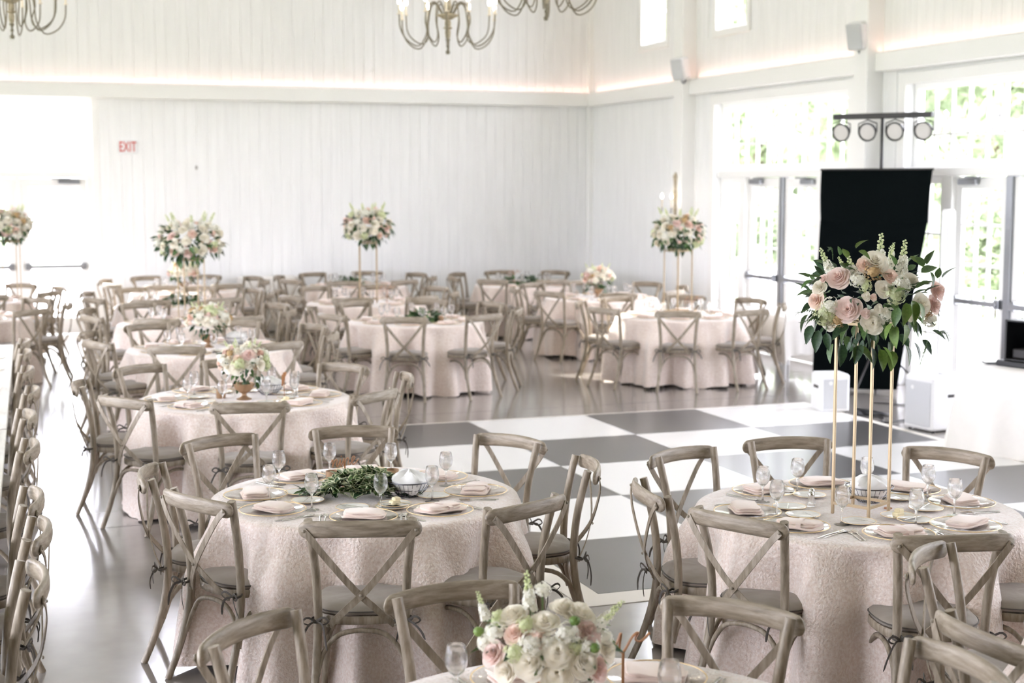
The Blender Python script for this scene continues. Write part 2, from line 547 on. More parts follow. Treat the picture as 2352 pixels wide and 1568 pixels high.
# ---- glazing.  Local frame: x along the opening, z up, glass in the plane y=0
_gm = {}
def bar_mesh(w_, h, d=0.05):
    k = (round(w_, 3), round(h, 3), d)
    if k not in _gm:
        _gm[k] = M().box(-w_ / 2, w_ / 2, -d / 2, d / 2, 0, h, ch=min(0.006, w_ / 4, h / 4)).mesh('bar', MTRIM, 30)
    return _gm[k]
def pane_mesh(w_, h):
    k = ('p', round(w_, 3), round(h, 3))
    if k not in _gm:
        _gm[k] = M().add([(-w_ / 2, 0, 0), (w_ / 2, 0, 0), (w_ / 2, 0, h), (-w_ / 2, 0, h)], [(0, 1, 2, 3)]).mesh('pane', MPANE, 0)
    return _gm[k]
def sash(parent, x0, x1, z0, z1, fw, cols, rows, zrows=None, mw=0.03):
    """frame + muntins + one pane"""
    fr = M()
    fr.box(x0, x0 + fw, -0.035, 0.035, z0, z1, ch=0.006); fr.box(x1 - fw, x1, -0.035, 0.035, z0, z1, ch=0.006)
    fr.box(x0 + fw, x1 - fw, -0.035, 0.035, z0, z0 + fw, ch=0.006); fr.box(x0 + fw, x1 - fw, -0.035, 0.035, z1 - fw, z1, ch=0.006)
    f = obj('frame', fr.mesh('frame', MTRIM, 30), parent)
    gx0, gx1, gz0, gz1 = x0 + fw, x1 - fw, z0 + fw, z1 - fw
    for k in range(1, cols):
        obj('muntin', bar_mesh(mw, gz1 - gz0), f, (lerp(gx0, gx1, k / cols), 0, gz0))
    zs = zrows or [lerp(gz0, gz1, k / rows) for k in range(1, rows)]
    for z in zs:
        obj('muntin', bar_mesh(gx1 - gx0, mw), f, ((gx0 + gx1) / 2, 0, z - mw / 2))
    obj('pane', pane_mesh(gx1 - gx0, gz1 - gz0), f, ((gx0 + gx1) / 2, 0, gz0))
    return f
def door_leaf(parent, x0, x1, z1, hinge_side, grid=True, bar_side=-1):
    lw = 0.105
    fr = M()
    fr.box(x0, x0 + lw, -0.025, 0.025, 0.01, z1, ch=0.005); fr.box(x1 - lw, x1, -0.025, 0.025, 0.01, z1, ch=0.005)
    fr.box(x0 + lw, x1 - lw, -0.025, 0.025, 0.01, 0.26, ch=0.005); fr.box(x0 + lw, x1 - lw, -0.025, 0.025, z1 - 0.13, z1, ch=0.005)
    leaf = obj('door_leaf', fr.mesh('door_leaf', MTRIM, 30), parent)
    gx0, gx1, gz0, gz1 = x0 + lw, x1 - lw, 0.26, z1 - 0.13
    obj('pane', pane_mesh(gx1 - gx0, gz1 - gz0), leaf, ((gx0 + gx1) / 2, 0, gz0))
    if grid:
        for k in (1, 2):
            obj('muntin', bar_mesh(0.028, gz1 - gz0), leaf, (lerp(gx0, gx1, k / 3), 0, gz0))
        for z in (0.62, 1.42, 1.86):
            obj('muntin', bar_mesh(gx1 - gx0, 0.028), leaf, ((gx0 + gx1) / 2, 0, z))
    pb = M().box(x0 + 0.05, x1 - 0.05, -0.11, -0.06, 1.02, 1.075, ch=0.008)
    pb.box(x0 + 0.03, x0 + 0.12, -0.09, -0.02, 1.0, 1.10, ch=0.008).box(x1 - 0.12, x1 - 0.03, -0.09, -0.02, 1.0, 1.10, ch=0.008)
    obj('push_bar', pb.mesh('push_bar', MALU, 30), leaf)
    xc = x0 + 0.25 if hinge_side < 0 else x1 - 0.25
    cl = M().box(xc - 0.16, xc + 0.16, -0.09, -0.03, z1 - 0.085, z1 - 0.02, ch=0.008)
    cl.box(xc - 0.02, xc + 0.26 * hinge_side * -1, -0.10, -0.085, z1 - 0.015, z1 + 0.005) if hinge_side < 0 else cl.box(xc - 0.26, xc + 0.02, -0.10, -0.085, z1 - 0.015, z1 + 0.005)
    obj('door_closer', cl.mesh('door_closer', MALU, 30), leaf)
    return leaf

for i, c in enumerate(BAYS):
    wn = obj('window_%d' % (i + 1), None, None, (XR + 0.14, c, 0), (0, 0, R(-90))); wn['kind'] = 'structure'
    # transom over the doors and the two sidelights
    sash(wn, -1.75, 1.75, 2.50, 3.45, 0.075, 11, 2, [2.86])
    obj('header', M().box(-1.75, 1.75, -0.10, 0.10, 2.40, 2.50, ch=0.008).mesh('header', MTRIM, 30), wn)
    for s in (-1, 1):
        a, b = sorted((s * 1.75, s * 1.12))
        sash(wn, a, b, 0.0, 2.40, 0.085, 2, 4)
        a, b = sorted((s * 1.12, s * 0.93))
        obj('mullion', M().box(a, b, -0.09, 0.09, 0, 2.40, ch=0.008).mesh('mullion', MTRIM, 30), wn)
    dr = obj('door_%d' % (i + 1), None, None, (XR + 0.14, c, 0), (0, 0, R(-90))); dr['kind'] = 'structure'
    door_leaf(dr, -0.93, -0.05, 2.39, -1)
    door_leaf(dr, 0.05, 0.93, 2.39, 1)
    obj('centre_post', M().box(-0.05, 0.05, -0.06, 0.06, 0, 2.40, ch=0.006).mesh('centre_post', MALU, 30), dr)  # white post; the grey material stands in for the shade on it
    portal((XR + 0.26, c, 1.72), (0, R(90), 0), 3.45, 3.5)
nwin = len(BAYS) + 1
for c in HI:
    wn = obj('window_%d' % nwin, None, None, (XR + 0.12, c, 0), (0, 0, R(-90))); wn['kind'] = 'structure'; nwin += 1
    sash(wn, -0.45, 0.45, 4.46, 5.90, 0.06, 2, 2)
for c in HI:  # left wall's high windows: unseen, added to let in more daylight
    wn = obj('window_%d' % nwin, None, None, (XL - 0.12, c, 0), (0, 0, R(90))); wn['kind'] = 'structure'; nwin += 1
    sash(wn, -0.45, 0.45, 4.46, 5.90, 0.06, 2, 2)
for c in BHI:
    wn = obj('window_%d' % nwin, None, None, (c, YB + 0.12, 0)); wn['kind'] = 'structure'; nwin += 1
    sash(wn, -0.52, 0.52, 5.36, 7.0, 0.03, 1, 1)
for c in LB:
    wn = obj('window_%d' % nwin, None, None, (XL - 0.12, c, 0), (0, 0, R(90))); wn['kind'] = 'structure'; nwin += 1
    sash(wn, -2.0, 2.0, 0.2, 3.5, 0.08, 6, 4)
    portal((XL - 0.26, c, 1.85), (0, R(-90), 0), 3.3, 4.0)
wn = obj('window_%d' % nwin, None, None, (0.70, YB + 0.12, 0)); wn['kind'] = 'structure'
sash(wn, -1.10, 1.10, 2.50, 3.56, 0.03, 1, 1)
obj('header', M().box(-1.10, 1.10, -0.10, 0.10, 2.40, 2.50, ch=0.008).mesh('header', MTRIM, 30), wn)
dr = obj('door_%d' % (len(BAYS) + 1), None, None, (0.70, YB + 0.10, 0)); dr['kind'] = 'structure'
door_leaf(dr, -1.0, -0.05, 2.39, -1, False)
door_leaf(dr, 0.05, 1.0, 2.39, 1, False)
obj('centre_post', M().box(-0.05, 0.05, -0.05, 0.05, 0, 2.40, ch=0.006).mesh('centre_post', MTRIM, 30), dr)
obj('jamb', M().box(1.0, 1.10, -0.12, 0.08, 0, 2.40, ch=0.006).box(-1.10, -1.0, -0.12, 0.08, 0, 2.40, ch=0.006).mesh('jamb', MTRIM, 30), dr)
portal((0.70, YB + 0.26, 1.78), (R(90), 0, 0), 2.2, 3.56)

# ------------------------------------------------------------------ outside
struct('ground', M().box(-90, 120, -60, 140, -0.4, -0.21).mesh('ground', MLAWN, 0))
struct('porch_floor', M().box(XR + TH, 13.2, YN, 30, -0.2, -0.02).mesh('porch_floor', MDECK, 0))
struct('patio', M().box(-8, 9, YB + TH, 44, -0.2, -0.02).mesh('patio', MDECK, 0))

# ------------------------------------------------------------------ dance floor (4 ft tiles)
TS = 1.2192
DX0, DY0 = 4.483, 13.765       # column 0 / row 0 corner at the back
df = thing('dance_floor', 'chequered white and grey dance floor with white sloped edging on the concrete', 'dance floor')
ROWS, C0, C1 = 5, -1, 3
tl = {}
for kk, mm in ((0, MDKF), (1, MLTF)):
    tl[kk] = M().box(0.0015, TS - 0.0015, 0.0015, TS - 0.0015, 0.0, 0.024, ch=0.002).mesh('tile', mm, 30)
for r in range(ROWS):
    for c in range(C0, C1):
        # tile right of column line c, in front of row line r
        obj('tile', tl[(r + c + 1) % 2], df, (DX0 + c * TS, DY0 - (r + 1) * TS, 0))
xa, xb = DX0 + C0 * TS, DX0 + C1 * TS
ya, yb_ = DY0 - ROWS * TS, DY0
EW = 0.155
def ramp(p0, p1, o0, o1):
    return M().add([(*p0, 0), (*p1, 0), (*o1, 0), (*o0, 0), (*p0, 0.023), (*p1, 0.023), (*o1, 0.004), (*o0, 0.004)],
                   [(0, 1, 2, 3), (7, 6, 5, 4), (0, 4, 5, 1), (1, 5, 6, 2), (2, 6, 7, 3), (3, 7, 4, 0)]).mesh('edge_ramp', MEDGE, 0)
obj('edge_ramp', ramp((xa, ya), (xb, ya), (xa - EW, ya - EW), (xb + EW, ya - EW)), df)
obj('edge_ramp', ramp((xb, ya), (xb, yb_), (xb + EW, ya - EW), (xb + EW, yb_ + EW)), df)
obj('edge_ramp', ramp((xb, yb_), (xa, yb_), (xb + EW, yb_ + EW), (xa - EW, yb_ + EW)), df)
obj('edge_ramp', ramp((xa, yb_), (xa, ya), (xa - EW, yb_ + EW), (xa - EW, ya - EW)), df)
# ------------------------------------------------------------------ cross-back chair (local: faces +y, origin on the floor under the seat)
def make_chair_meshes():
    d = {}
    for s in (-1, 1):
        p = spline([(s * .222, -.315, 0), (s * .208, -.262, .13), (s * .196, -.212, .30), (s * .190, -.192, .47), (s * .196, -.205, .66), (s * .212, -.236, .82), (s * .222, -.258, .908)], 18)
        d['rear_leg', s] = M().tube(p, [lerp(.0165, .0195, smooth(i / 8)) if i < 8 else .0195 for i in range(19)], 10).mesh('rear_leg', MWOOD, 50)
        p = spline([(s * .168, .150, .445), (s * .176, .168, .30), (s * .186, .184, .14), (s * .198, .200, 0)], 10)
        d['front_leg', s] = M().tube(p, [lerp(.0205, .0145, i / 10) for i in range(11)], 10).mesh('front_leg', MWOOD, 50)
        # strap: from the rail end on one side down to the far end of the rear seat edge
        p = spline([(s * .238, -.313, .874), (s * .203, -.323, .835), (s * .148, -.326, .765), (s * .03, -.312 - .003 * s, .62), (s * -.07, -.272, .515), (s * -.142, -.222, .435)], 18)
        d['cross_strap', s] = M().tube(p, .0165, 4, flat=(.22, 1.25), up=(0, 1, 0)).mesh('cross_strap', MWOOD, 40)
        # curved brace between front and rear leg under the seat
        p = spline([(s * .186, .178, .215), (s * .182, .150, .31), (s * .186, .075, .385), (s * .192, -.02, .405), (s * .196, -.115, .385), (s * .196, -.185, .31), (s * .203, -.218, .215)], 18)
        d['brace', s] = M().tube(p, .0115, 8).mesh('brace', MWOOD, 60)
    for nm, y, z, xx in (('f', .158, 0, .175), ('r', -.205, 0, .188)):
        yb_ = y + (.03 if nm == 'f' else -.028)
        p = spline([(-xx - .006, yb_, .215), (-xx + .02, y, .31), (-xx * .55, y, .388), (0, y, .408), (xx * .55, y, .388), (xx - .02, y, .31), (xx + .006, yb_, .215)], 20)
        d['brace', nm] = M().tube(p, .0115, 8).mesh('brace', MWOOD, 60)
    # top rail: bent flat rail, rounded ends, bowed towards the back
    rows = []
    N = 30
    for i in range(N + 1):
        u = math.sin(-pi / 2 + pi * i / N)
        x = u * .262
        y = -.284 - .052 * (1 - u * u) + .0
        z = .872 + .012 * (1 - u * u)
        e = math.sqrt(max(0.0, 1 - ((abs(u) - .87) / .13) ** 2)) if abs(u) > .87 else 1.0
        hh, tt = .037 * max(e, .04), .0145 * max(e, .2) ** .6
        ny = 1.0; nx = .104 * 2 * u / .262 * .25
        row = []
        for k in range(12):
            a = 2 * pi * k / 12
            ca, sa = math.cos(a), math.sin(a)
            ex = (abs(ca) ** .7) * (1 if ca >= 0 else -1)
            ez = (abs(sa) ** .8) * (1 if sa >= 0 else -1)
            row.append((x + nx * ex * tt, y + ex * tt, z + ez * hh))
        rows.append(row)
    mb = M().grid(rows, wrap=True)
    mb.f.append(tuple(range(12))); mb.m.append(0)
    n0 = N * 12
    mb.f.append(tuple(n0 + k for k in reversed(range(12)))); mb.m.append(0)
    d['top_rail'] = mb.mesh('top_rail', MRAIL, 70)
    def seat_outline(rx, ry, n=32, cy_=0.0):
        out = []
        for k in range(n):
            a = 2 * pi * k / n
            ca, sa = math.cos(a), math.sin(a)
            q = .72
            x_, y_ = abs(ca) ** q * (1 if ca > 0 else -1) * rx, abs(sa) ** q * (1 if sa > 0 else -1) * ry
            x_ *= 1 + .06 * sa
            out.append((x_, y_ + cy_))
        return out
    rows = []
    for ins, z in ((.03, .432), (.004, .432), (0, .437), (0, .463), (.004, .469), (.05, .469)):
        rows.append([(x_, y_, z) for (x_, y_) in seat_outline(.218 - ins, .208 - ins)])
    mb = M().grid(rows, wrap=True)
    mb.f.append(tuple(len(mb.v) - 32 + k for k in range(32))); mb.m.append(0)
    mb.f.append(tuple(reversed(range(32)))); mb.m.append(0)
    d['seat_frame'] = mb.mesh('seat_frame', MWOOD, 45)
    rows = []
    for fx, z, mi in ((.90, .4705, 0), (.985, .473, 0), (1.01, .482, 0), (1.015, .487, 0), (1.0, .494, 0), (.985, .4965, 0), (.93, .508, 0), (.8, .515, 0), (.55, .519, 0), (.25, .520, 0)):
        rows.append([(x_ * fx, y_ * fx, z + (.0022 * math.sin(5 * math.atan2(y_, x_) + 1) + .002 * math.sin(11 * math.atan2(y_, x_))) * (fx > .5)) for (x_, y_) in seat_outline(.214, .203)])
    mb = M().grid(rows, wrap=True)
    mb.f.append(tuple(len(mb.v) - 32 + k for k in range(32))); mb.m.append(0)
    mb.f.append(tuple(reversed(range(32)))); mb.m.append(0)
    d['cushion'] = mb.mesh('cushion', MCUSH, 60)
    p = [(x_ * 1.018, y_ * 1.018, .4885) for (x_, y_) in seat_outline(.214, .203)]
    d['piping'] = M().tube(p + p[:1], .0032, 5, cap=False).mesh('piping', MRIB, 80)
    for s in (-1, 1):
        c = Vector((s * .196, -.216, .462))
        mb = M()
        rg = random.Random(3 + s)
        mb.tube([c + Vector((.0225 * math.cos(a), .0225 * math.sin(a), .006 * math.sin(a))) for a in [2 * pi * k / 10 for k in range(11)]], .006, 5, flat=(1, .5))
        for q in (-1, 1):      # two loops and two tails behind the leg
            k0 = c + Vector((0, -.026, 0))
            mb.tube(spline([k0, k0 + Vector((q * .034, -.018, .022)), k0 + Vector((q * .056, -.02, .004)), k0 + Vector((q * .03, -.012, -.012)), k0], 10), .0052, 5, flat=(1, .35))
            L = .075 + .05 * rg.random()
            mb.tube(spline([k0, k0 + Vector((q * .03, -.02, -.012)), k0 + Vector((q * .05 + s * .01, -.03, -L * .55)), k0 + Vector((q * .062 + s * .014, -.026, -L))], 8), [.004, .005, .006, .006, .006, .006, .006, .006, .003], 5, flat=(1, .3))
        d['tie_bow', s] = mb.mesh('tie_bow', MRIB, 60)
    d['bolt'] = M().lathe([(.0001, .006), (.004, .0052), (.0068, .0025), (.0075, -.001)], 10).mesh('bolt', MBOLT, 60)
    return d
CH = make_chair_meshes()

def build_chair(x, y, face, label, group, level):
    """(x, y): middle of the top rail; face: heading the sitter looks along (radians)."""
    f = Vector((math.cos(face), math.sin(face)))
    t = thing('cross_back_chair', label, 'chair', (x + f.x * .29, y + f.y * .29, 0), face - pi / 2, group)
    for s in (-1, 1):
        obj('rear_leg', CH['rear_leg', s], t)
        obj('front_leg', CH['front_leg', s], t)
        obj('cross_strap', CH['cross_strap', s], t)
        obj('brace', CH['brace', s], t)
    obj('brace', CH['brace', 'f'], t); obj('brace', CH['brace', 'r'], t)
    obj('top_rail', CH['top_rail'], t)
    obj('seat_frame', CH['seat_frame'], t)
    cu = obj('cushion', CH['cushion'], t)
    if level >= 1:
        for s in (-1, 1):
            obj('tie_bow', CH['tie_bow', s], cu)
    if level >= 2:
        obj('piping', CH['piping'], cu)
        for (px_, py_, pz_, rx) in ((.236, -.3165, .872, 90), (-.236, -.3165, .872, 90), (0, -.316, .592, 90), (.146, -.227, .437, 90), (-.146, -.227, .437, 90),
                                    (.222, -.236, .872, -90), (-.222, -.236, .872, -90)):
            obj('bolt', CH['bolt'], t, (px_, py_, pz_), (R(rx), 0, 0))
    return t

# ------------------------------------------------------------------ tables, cloths and place settings
def cloth_mesh(name, cx, cy, angs, seed, seg=168):
    rg = random.Random(seed)
    ph = [rg.uniform(0, 2 * pi) for _ in range(8)]
    fr = [rg.choice((11, 13)), rg.choice((17, 19)), rg.choice((26, 29)), 5]
    def rad(th, z):
        s = max(0.0, min(1.0, (.745 - z) / .72)) ** 1.15
        dd = min(abs((th - a + pi) % (2 * pi) - pi) for a in angs) if angs else .39
        u = smooth(dd / .36)
        push = lerp(-.055, .085, u) * smooth((.74 - z) / .28) * (1 - .25 * s)
        fo = s ** .42 * (.070 * math.sin(fr[0] * th + ph[0] + .6 * s) + .040 * math.sin(fr[1] * th + ph[1]) + .014 * math.sin(fr[2] * th + ph[2] + s) + .04 * math.sin(fr[3] * th + ph[3]))
        return .775 + push + fo + .05 * s
    rows = []
    for r, z in ((.05, .7656), (.4, .7657), (.70, .7655), (.752, .7645), (.770, .757), (.777, .742)):
        rows.append([(r * math.cos(2 * pi * k / seg), r * math.sin(2 * pi * k / seg), z) for k in range(seg)])
    NZ = 16
    for j in range(1, NZ + 1):
        zz = lerp(.742, .012, (j / NZ) ** 1.05)
        row = []
        for k in range(seg):
            th = 2 * pi * k / seg
            r = max(rad(th, zz), .60)
            z = zz + (.01 + .012 * math.sin(5 * th + ph[5]) + .008 * math.sin(9 * th + ph[6]) if j == NZ else 0)
            row.append((r * math.cos(th), r * math.sin(th), z))
        rows.append(row)
    mb = M().grid(rows, wrap=True)
    mb.f.append(tuple(range(seg))); mb.m.append(0)
    return mb.mesh(name, MCLOTH, 0 or 75)

TT = M().lathe([(.0001, .735), (.74, .735), (.748, .74), (.748, .757), (.742, .761), (.0001, .761)], 40).mesh('tabletop', MDKW, 40)
TLEG = M().tube([(.42, .0, .0), (.34, 0, .73)], .016, 8).mesh('leg', MBLKM, 50)

# tableware meshes (origin on the table top)
GLASS = M().lathe([(.0001, .0), (.036, .0), (.036, .002), (.012, .006), (.0048, .012), (.0042, .05), (.0048, .074), (.012, .083), (.024, .094), (.033, .112), (.0355, .130), (.033, .152), (.0285, .176), (.0278, .1768), (.0272, .176), (.0316, .152), (.0340, .130), (.0316, .1125), (.0225, .0955), (.010, .0865), (.0001, .0855)], 22).mesh('wine_glass', MGLASS, 50)
def plate_mesh(name, r, m0, rim, h=.012, seg=36):
    mb = M().lathe([(.0001, .002), (r * .62, .002), (r * .68, .004), (r * .97, h), (r * .97, h + .002), (r * .67, .0075), (r * .60, .005), (.0001, .005)], seg, 0)
    return mb.mesh(name, m0, 40)
def rim_mesh(r, h, tr, m_, seg=36):
    p = [(r * math.cos(2 * pi * k / seg) * (1 + .004 * math.sin(k * 2.1)), r * math.sin(2 * pi * k / seg) * (1 + .004 * math.cos(k * 1.7)), h) for k in range(seg + 1)]
    return M().tube(p, tr, 5, cap=False).mesh('rim', m_, 80)
CHG, CHGR = plate_mesh('charger_plate', .160, MCHG, True), rim_mesh(.159, .0135, .0024, MGOLD)
BRD, BRDR = plate_mesh('bread_plate', .082, MCHINA, True, .011, 28), rim_mesh(.0815, .0128, .0016, MGOLD, 28)
def napkin_mesh(seed):
    """folded napkin: three loose layers with a band fold across the middle"""
    rg = random.Random(seed)
    mb = M()
    for L in range(3):
        hx, hy = .105 - .006 * L + rg.uniform(-.006, .006), .066 - .004 * L + rg.uniform(-.006, .006)
        z0 = .001 + L * .009
        sk = rg.uniform(-.012, .012)
        rows = []
        for fz, ins in ((0, .004), (.3, 0), (.8, 0), (1, .005)):
            row = []
            for k in range(28):
                a = 2 * pi * k / 28
                ca, sa = math.cos(a), math.sin(a)
                q = .34
                x_ = abs(ca) ** q * (1 if ca > 0 else -1) * (hx - ins)
                y_ = abs(sa) ** q * (1 if sa > 0 else -1) * (hy - ins)
                zz = z0 + fz * .0095 + .003 * math.sin(x_ * 40 + L * 2 + seed) * (fz > 0) + .003 * math.cos(y_ * 50 + seed)
                row.append((x_ + sk * y_ / hy, y_ + sk * .4 * x_ / hx, max(0.0, zz)))
            rows.append(row)
        g = M().grid(rows, wrap=True)
        g.f.append(tuple(len(g.v) - 28 + k for k in range(28))); g.m.append(0)
        g.f.append(tuple(reversed(range(28)))); g.m.append(0)
        mb._j(g, None, 0)
    return mb.mesh('napkin', MNAP, 50)
NAPS = [napkin_mesh(i) for i in range(4)]
def nband(seed):
    rows = []
    for x_ in (-.012, .012):
        rows.append([(x_ + .02, -.069, .002), (x_ + .018, -.070, .026), (x_ + .01, -.03, .034), (x_, .03, .034), (x_ - .006, .070, .026), (x_ - .008, .069, .002)])
    return M().grid(rows).mesh('fold_band', MNAP, 60)
NBAND = nband(0)
def fork_mesh():
    mb = M()
    mb.tube([(0, -.10, .002), (0, -.04, .003), (0, .03, .004), (0, .045, .004)], [.0055, .0045, .0028, .006], 6, flat=(.35, 1))
    mb.box(-.011, .011, .044, .06, .003, .005)
    for x_ in (-.0095, -.0032, .0032, .0095):
        mb.box(x_ - .0014, x_ + .0014, .058, .098, .003, .005)
    return mb.mesh('fork', MSILVER, 40)
FORK = fork_mesh()
KNIFE = M().tube([(0, -.11, .003), (0, -.03, .004), (0, .0, .003), (.001, .06, .003), (.003, .115, .003)], [.006, .006, .0045, .0085, .003], 6, flat=(.3, 1)).mesh('knife', MSILVER, 40)
SPOON = M().tube([(0, -.09, .003), (0, .03, .003), (0, .045, .004), (0, .065, .005), (0, .085, .004), (0, .092, .003)], [.005, .003, .008, .0175, .012, .002], 8, flat=(.25, 1)).mesh('spoon', MSILVER, 50)

def place_names(angs, cam_ang):
    """names for the places, going round from the side nearest the camera"""
    n = len(angs)
    rel = [((a - cam_ang + pi) % (2 * pi)) - pi for a in angs]      # + = anticlockwise seen from above = to the right of the viewer
    out = {}
    order = sorted(range(n), key=lambda i: rel[i])
    mn = min(abs(r) for r in rel)
    if mn < R(13):
        names = {0: 'nearest', 1: 'near right', 2: 'right-hand', 3: 'far right', 4: 'farthest', -1: 'near left', -2: 'left-hand', -3: 'far left', -4: 'farthest'}
        for i in range(n):
            out[i] = names[max(-4, min(4, round(rel[i] / (pi / 4))))]
    else:
        names = ['far left', 'rear left', 'front left', 'near left', 'near right', 'front right', 'rear right', 'far right']
        for i in range(n):
            out[i] = names[max(0, min(7, int((rel[i] + pi) / (pi / 4))))]
    seen = {}
    return out

ZT = .7662
def setting(cx, cy, a, i, place, tname, level, rg, tkey=''):
    o = Vector((math.cos(a), math.sin(a))); r_ = Vector((-o.y, o.x))          # r_: to the diner's right? (diner looks along -o)
    r_ = Vector((o.y * -1, o.x))
    def at(rad_, tan_):
        p = Vector((cx, cy)) + o * rad_ + r_ * tan_
        return (p.x, p.y, ZT)
    jit = lambda s: rg.uniform(-s, s)
    rz = a - pi / 2 + pi
    rc = .555 + jit(.012)
    at_the = 'at the %s place, %s' % (place, tname)
    c = thing('charger_plate', 'gold-rimmed glass charger ' + at_the, 'plate', at(rc, jit(.012)), jit(.2), 'glass charger plates')
    obj('plate', CHG, c); obj('rim', CHGR, c)
    kq = rg.randrange(4)
    p = at(rc, jit(.015))
    n_ = thing('folded_napkin', 'folded blush napkin ' + at_the, 'napkin', (p[0], p[1], ZT + .0085), rz + jit(.25), 'folded blush napkins')
    obj('cloth', NAPS[kq], n_)
    if kq % 2 == 0:
        obj('fold_band', NBAND, n_)
    gp = at(.385 + jit(.02), .115 + jit(.03))
    lst = GLASSES.get(tkey)
    if lst:
        bq = min(lst, key=lambda q: (q[0] - gp[0]) ** 2 + (q[1] - gp[1]) ** 2)
        if (bq[0] - gp[0]) ** 2 + (bq[1] - gp[1]) ** 2 < .16:
            lst.remove(bq); gp = (bq[0], bq[1], ZT)
    g = tag(obj('wine_glass', GLASS, None, gp, (0, 0, jit(3))), 'stemmed wine glass ' + at_the, 'glass', 'wine glasses')
    if level >= 1:
        b = thing('bread_plate', 'small white bread plate ' + at_the, 'plate', at(.325 + jit(.02), -.075 + jit(.03)), jit(2), 'bread plates')
        obj('plate', BRD, b); obj('rim', BRDR, b)
    if level >= 2:
        p = at(.325, -.06)
        tag(obj('butter_knife', KNIFE, None, (p[0], p[1], ZT + .0125), (0, 0, rz + 1.1 + jit(.5)), .62), 'knife across the bread plate ' + at_the, 'knife', 'butter knives')
        for q, (nm, me, tt, lab) in enumerate((('dinner_fork', FORK, .178, 'inner silver fork'), ('salad_fork', FORK, .203, 'outer silver fork'), ('dinner_knife', KNIFE, -.176, 'silver knife'), ('teaspoon', SPOON, -.197, 'silver spoon'))):
            # forks lie on the diner's left (= -r_ seen from inside), knife and spoon on the right
            tag(obj(nm, me, None, at(rc + .0 + jit(.012), -tt * -1 if False else (tt if tt > 0 else tt) * -1), (0, 0, rz + jit(.05)), .9 if nm == 'salad_fork' else 1), lab + ' ' + at_the, nm.split('_')[-1].replace('teaspoon', 'spoon'), 'table cutlery')

GLASSES = {   # glasses as they stand on the tables in front
 'A': [(1.35, 7.33), (1.47, 7.70), (1.50, 7.04), (1.77, 7.84), (1.81, 6.92), (2.08, 7.73), (2.10, 7.03), (2.28, 7.38)],
 'B': [(3.63, 6.47), (3.90, 6.60), (3.52, 6.14), (4.25, 6.51), (3.73, 5.91), (4.02, 5.75), (4.42, 6.23), (4.33, 5.89)],
 'C': [(1.34, 4.24), (1.08, 4.11), (1.88, 3.88)]}
def ring(c, near, r=1.17, n=8, jit=0.0, seed=0):
    rg = random.Random(seed)
    return [(c[0] + (r + rg.uniform(-jit, jit)) * math.cos(near + k * 2 * pi / n), c[1] + (r + rg.uniform(-jit, jit)) * math.sin(near + k * 2 * pi / n)) for k in range(n)]
TABLES = {
 # key: (name, centre, chairs (rail middle points), level)
 'A': ('nine-sign greenery table', (1.83, 7.30), [(1.51, 6.12), (2.31, 6.24), (2.93, 7.03), (2.81, 7.87), (2.06, 8.49), (1.27, 8.41), (.80, 7.56), (.93, 6.88)], 2),
 'B': ('front tall-bouquet table', (3.98, 6.18), [(3.72, 5.06), (3.06, 5.68), (2.96, 6.36), (3.53, 7.17), (4.24, 7.29), (4.86, 6.68), (5.08, 6.0), (4.47, 5.23)], 2),
 'C': ('foreground bouquet table', (1.62, 3.80), [(1.56, 4.97), (.80, 4.76), (2.38, 4.44), (2.76, 3.70)], 2),
 'D': ('lower-right corner table', (4.16, 3.92), [(3.44, 4.83), (3.02, 3.93)], 2),
 'E': ('second left-aisle table', (1.84, 10.93), [(1.67, 9.70), (.92, 10.22), (1.2, 11.93), (1.95, 12.12), (2.72, 11.50), (3.0, 10.72), (2.57, 9.93), (.70, 11.1)], 2),
 'F': ('third left-aisle table', (2.10, 14.38), None, 1),
 'G': ('fourth left-aisle table', (2.26, 17.10), None, 1),
 'H': ('fifth left-aisle table', (2.48, 19.72), None, 0),
 'I': ('left-aisle table by the wall', (2.92, 22.30), None, 0),
 'J': ('nearest middle-row table', (4.73, 16.45), None, 1),
 'K': ('second middle-row table', (4.85, 19.20), None, 0),
 'L': ('middle-row table by the wall', (5.50, 22.35), None, 0),
 'M': ('back right table', (8.00, 21.75), None, 0),
 'N': ('second right-row table', (8.08, 18.95), None, 0),
 'O': ('nearest right-row table', (7.88, 16.07), None, 1),
 'P': ('far table by the doors', (-.02, 21.30), None, 0),
 'Q': ('near table by the doors', (-.14, 18.60), None, 0),
}
NEAR = {'M': R(-90), 'N': R(213), 'O': R(242), 'P': R(-80), 'Q': R(-95)}
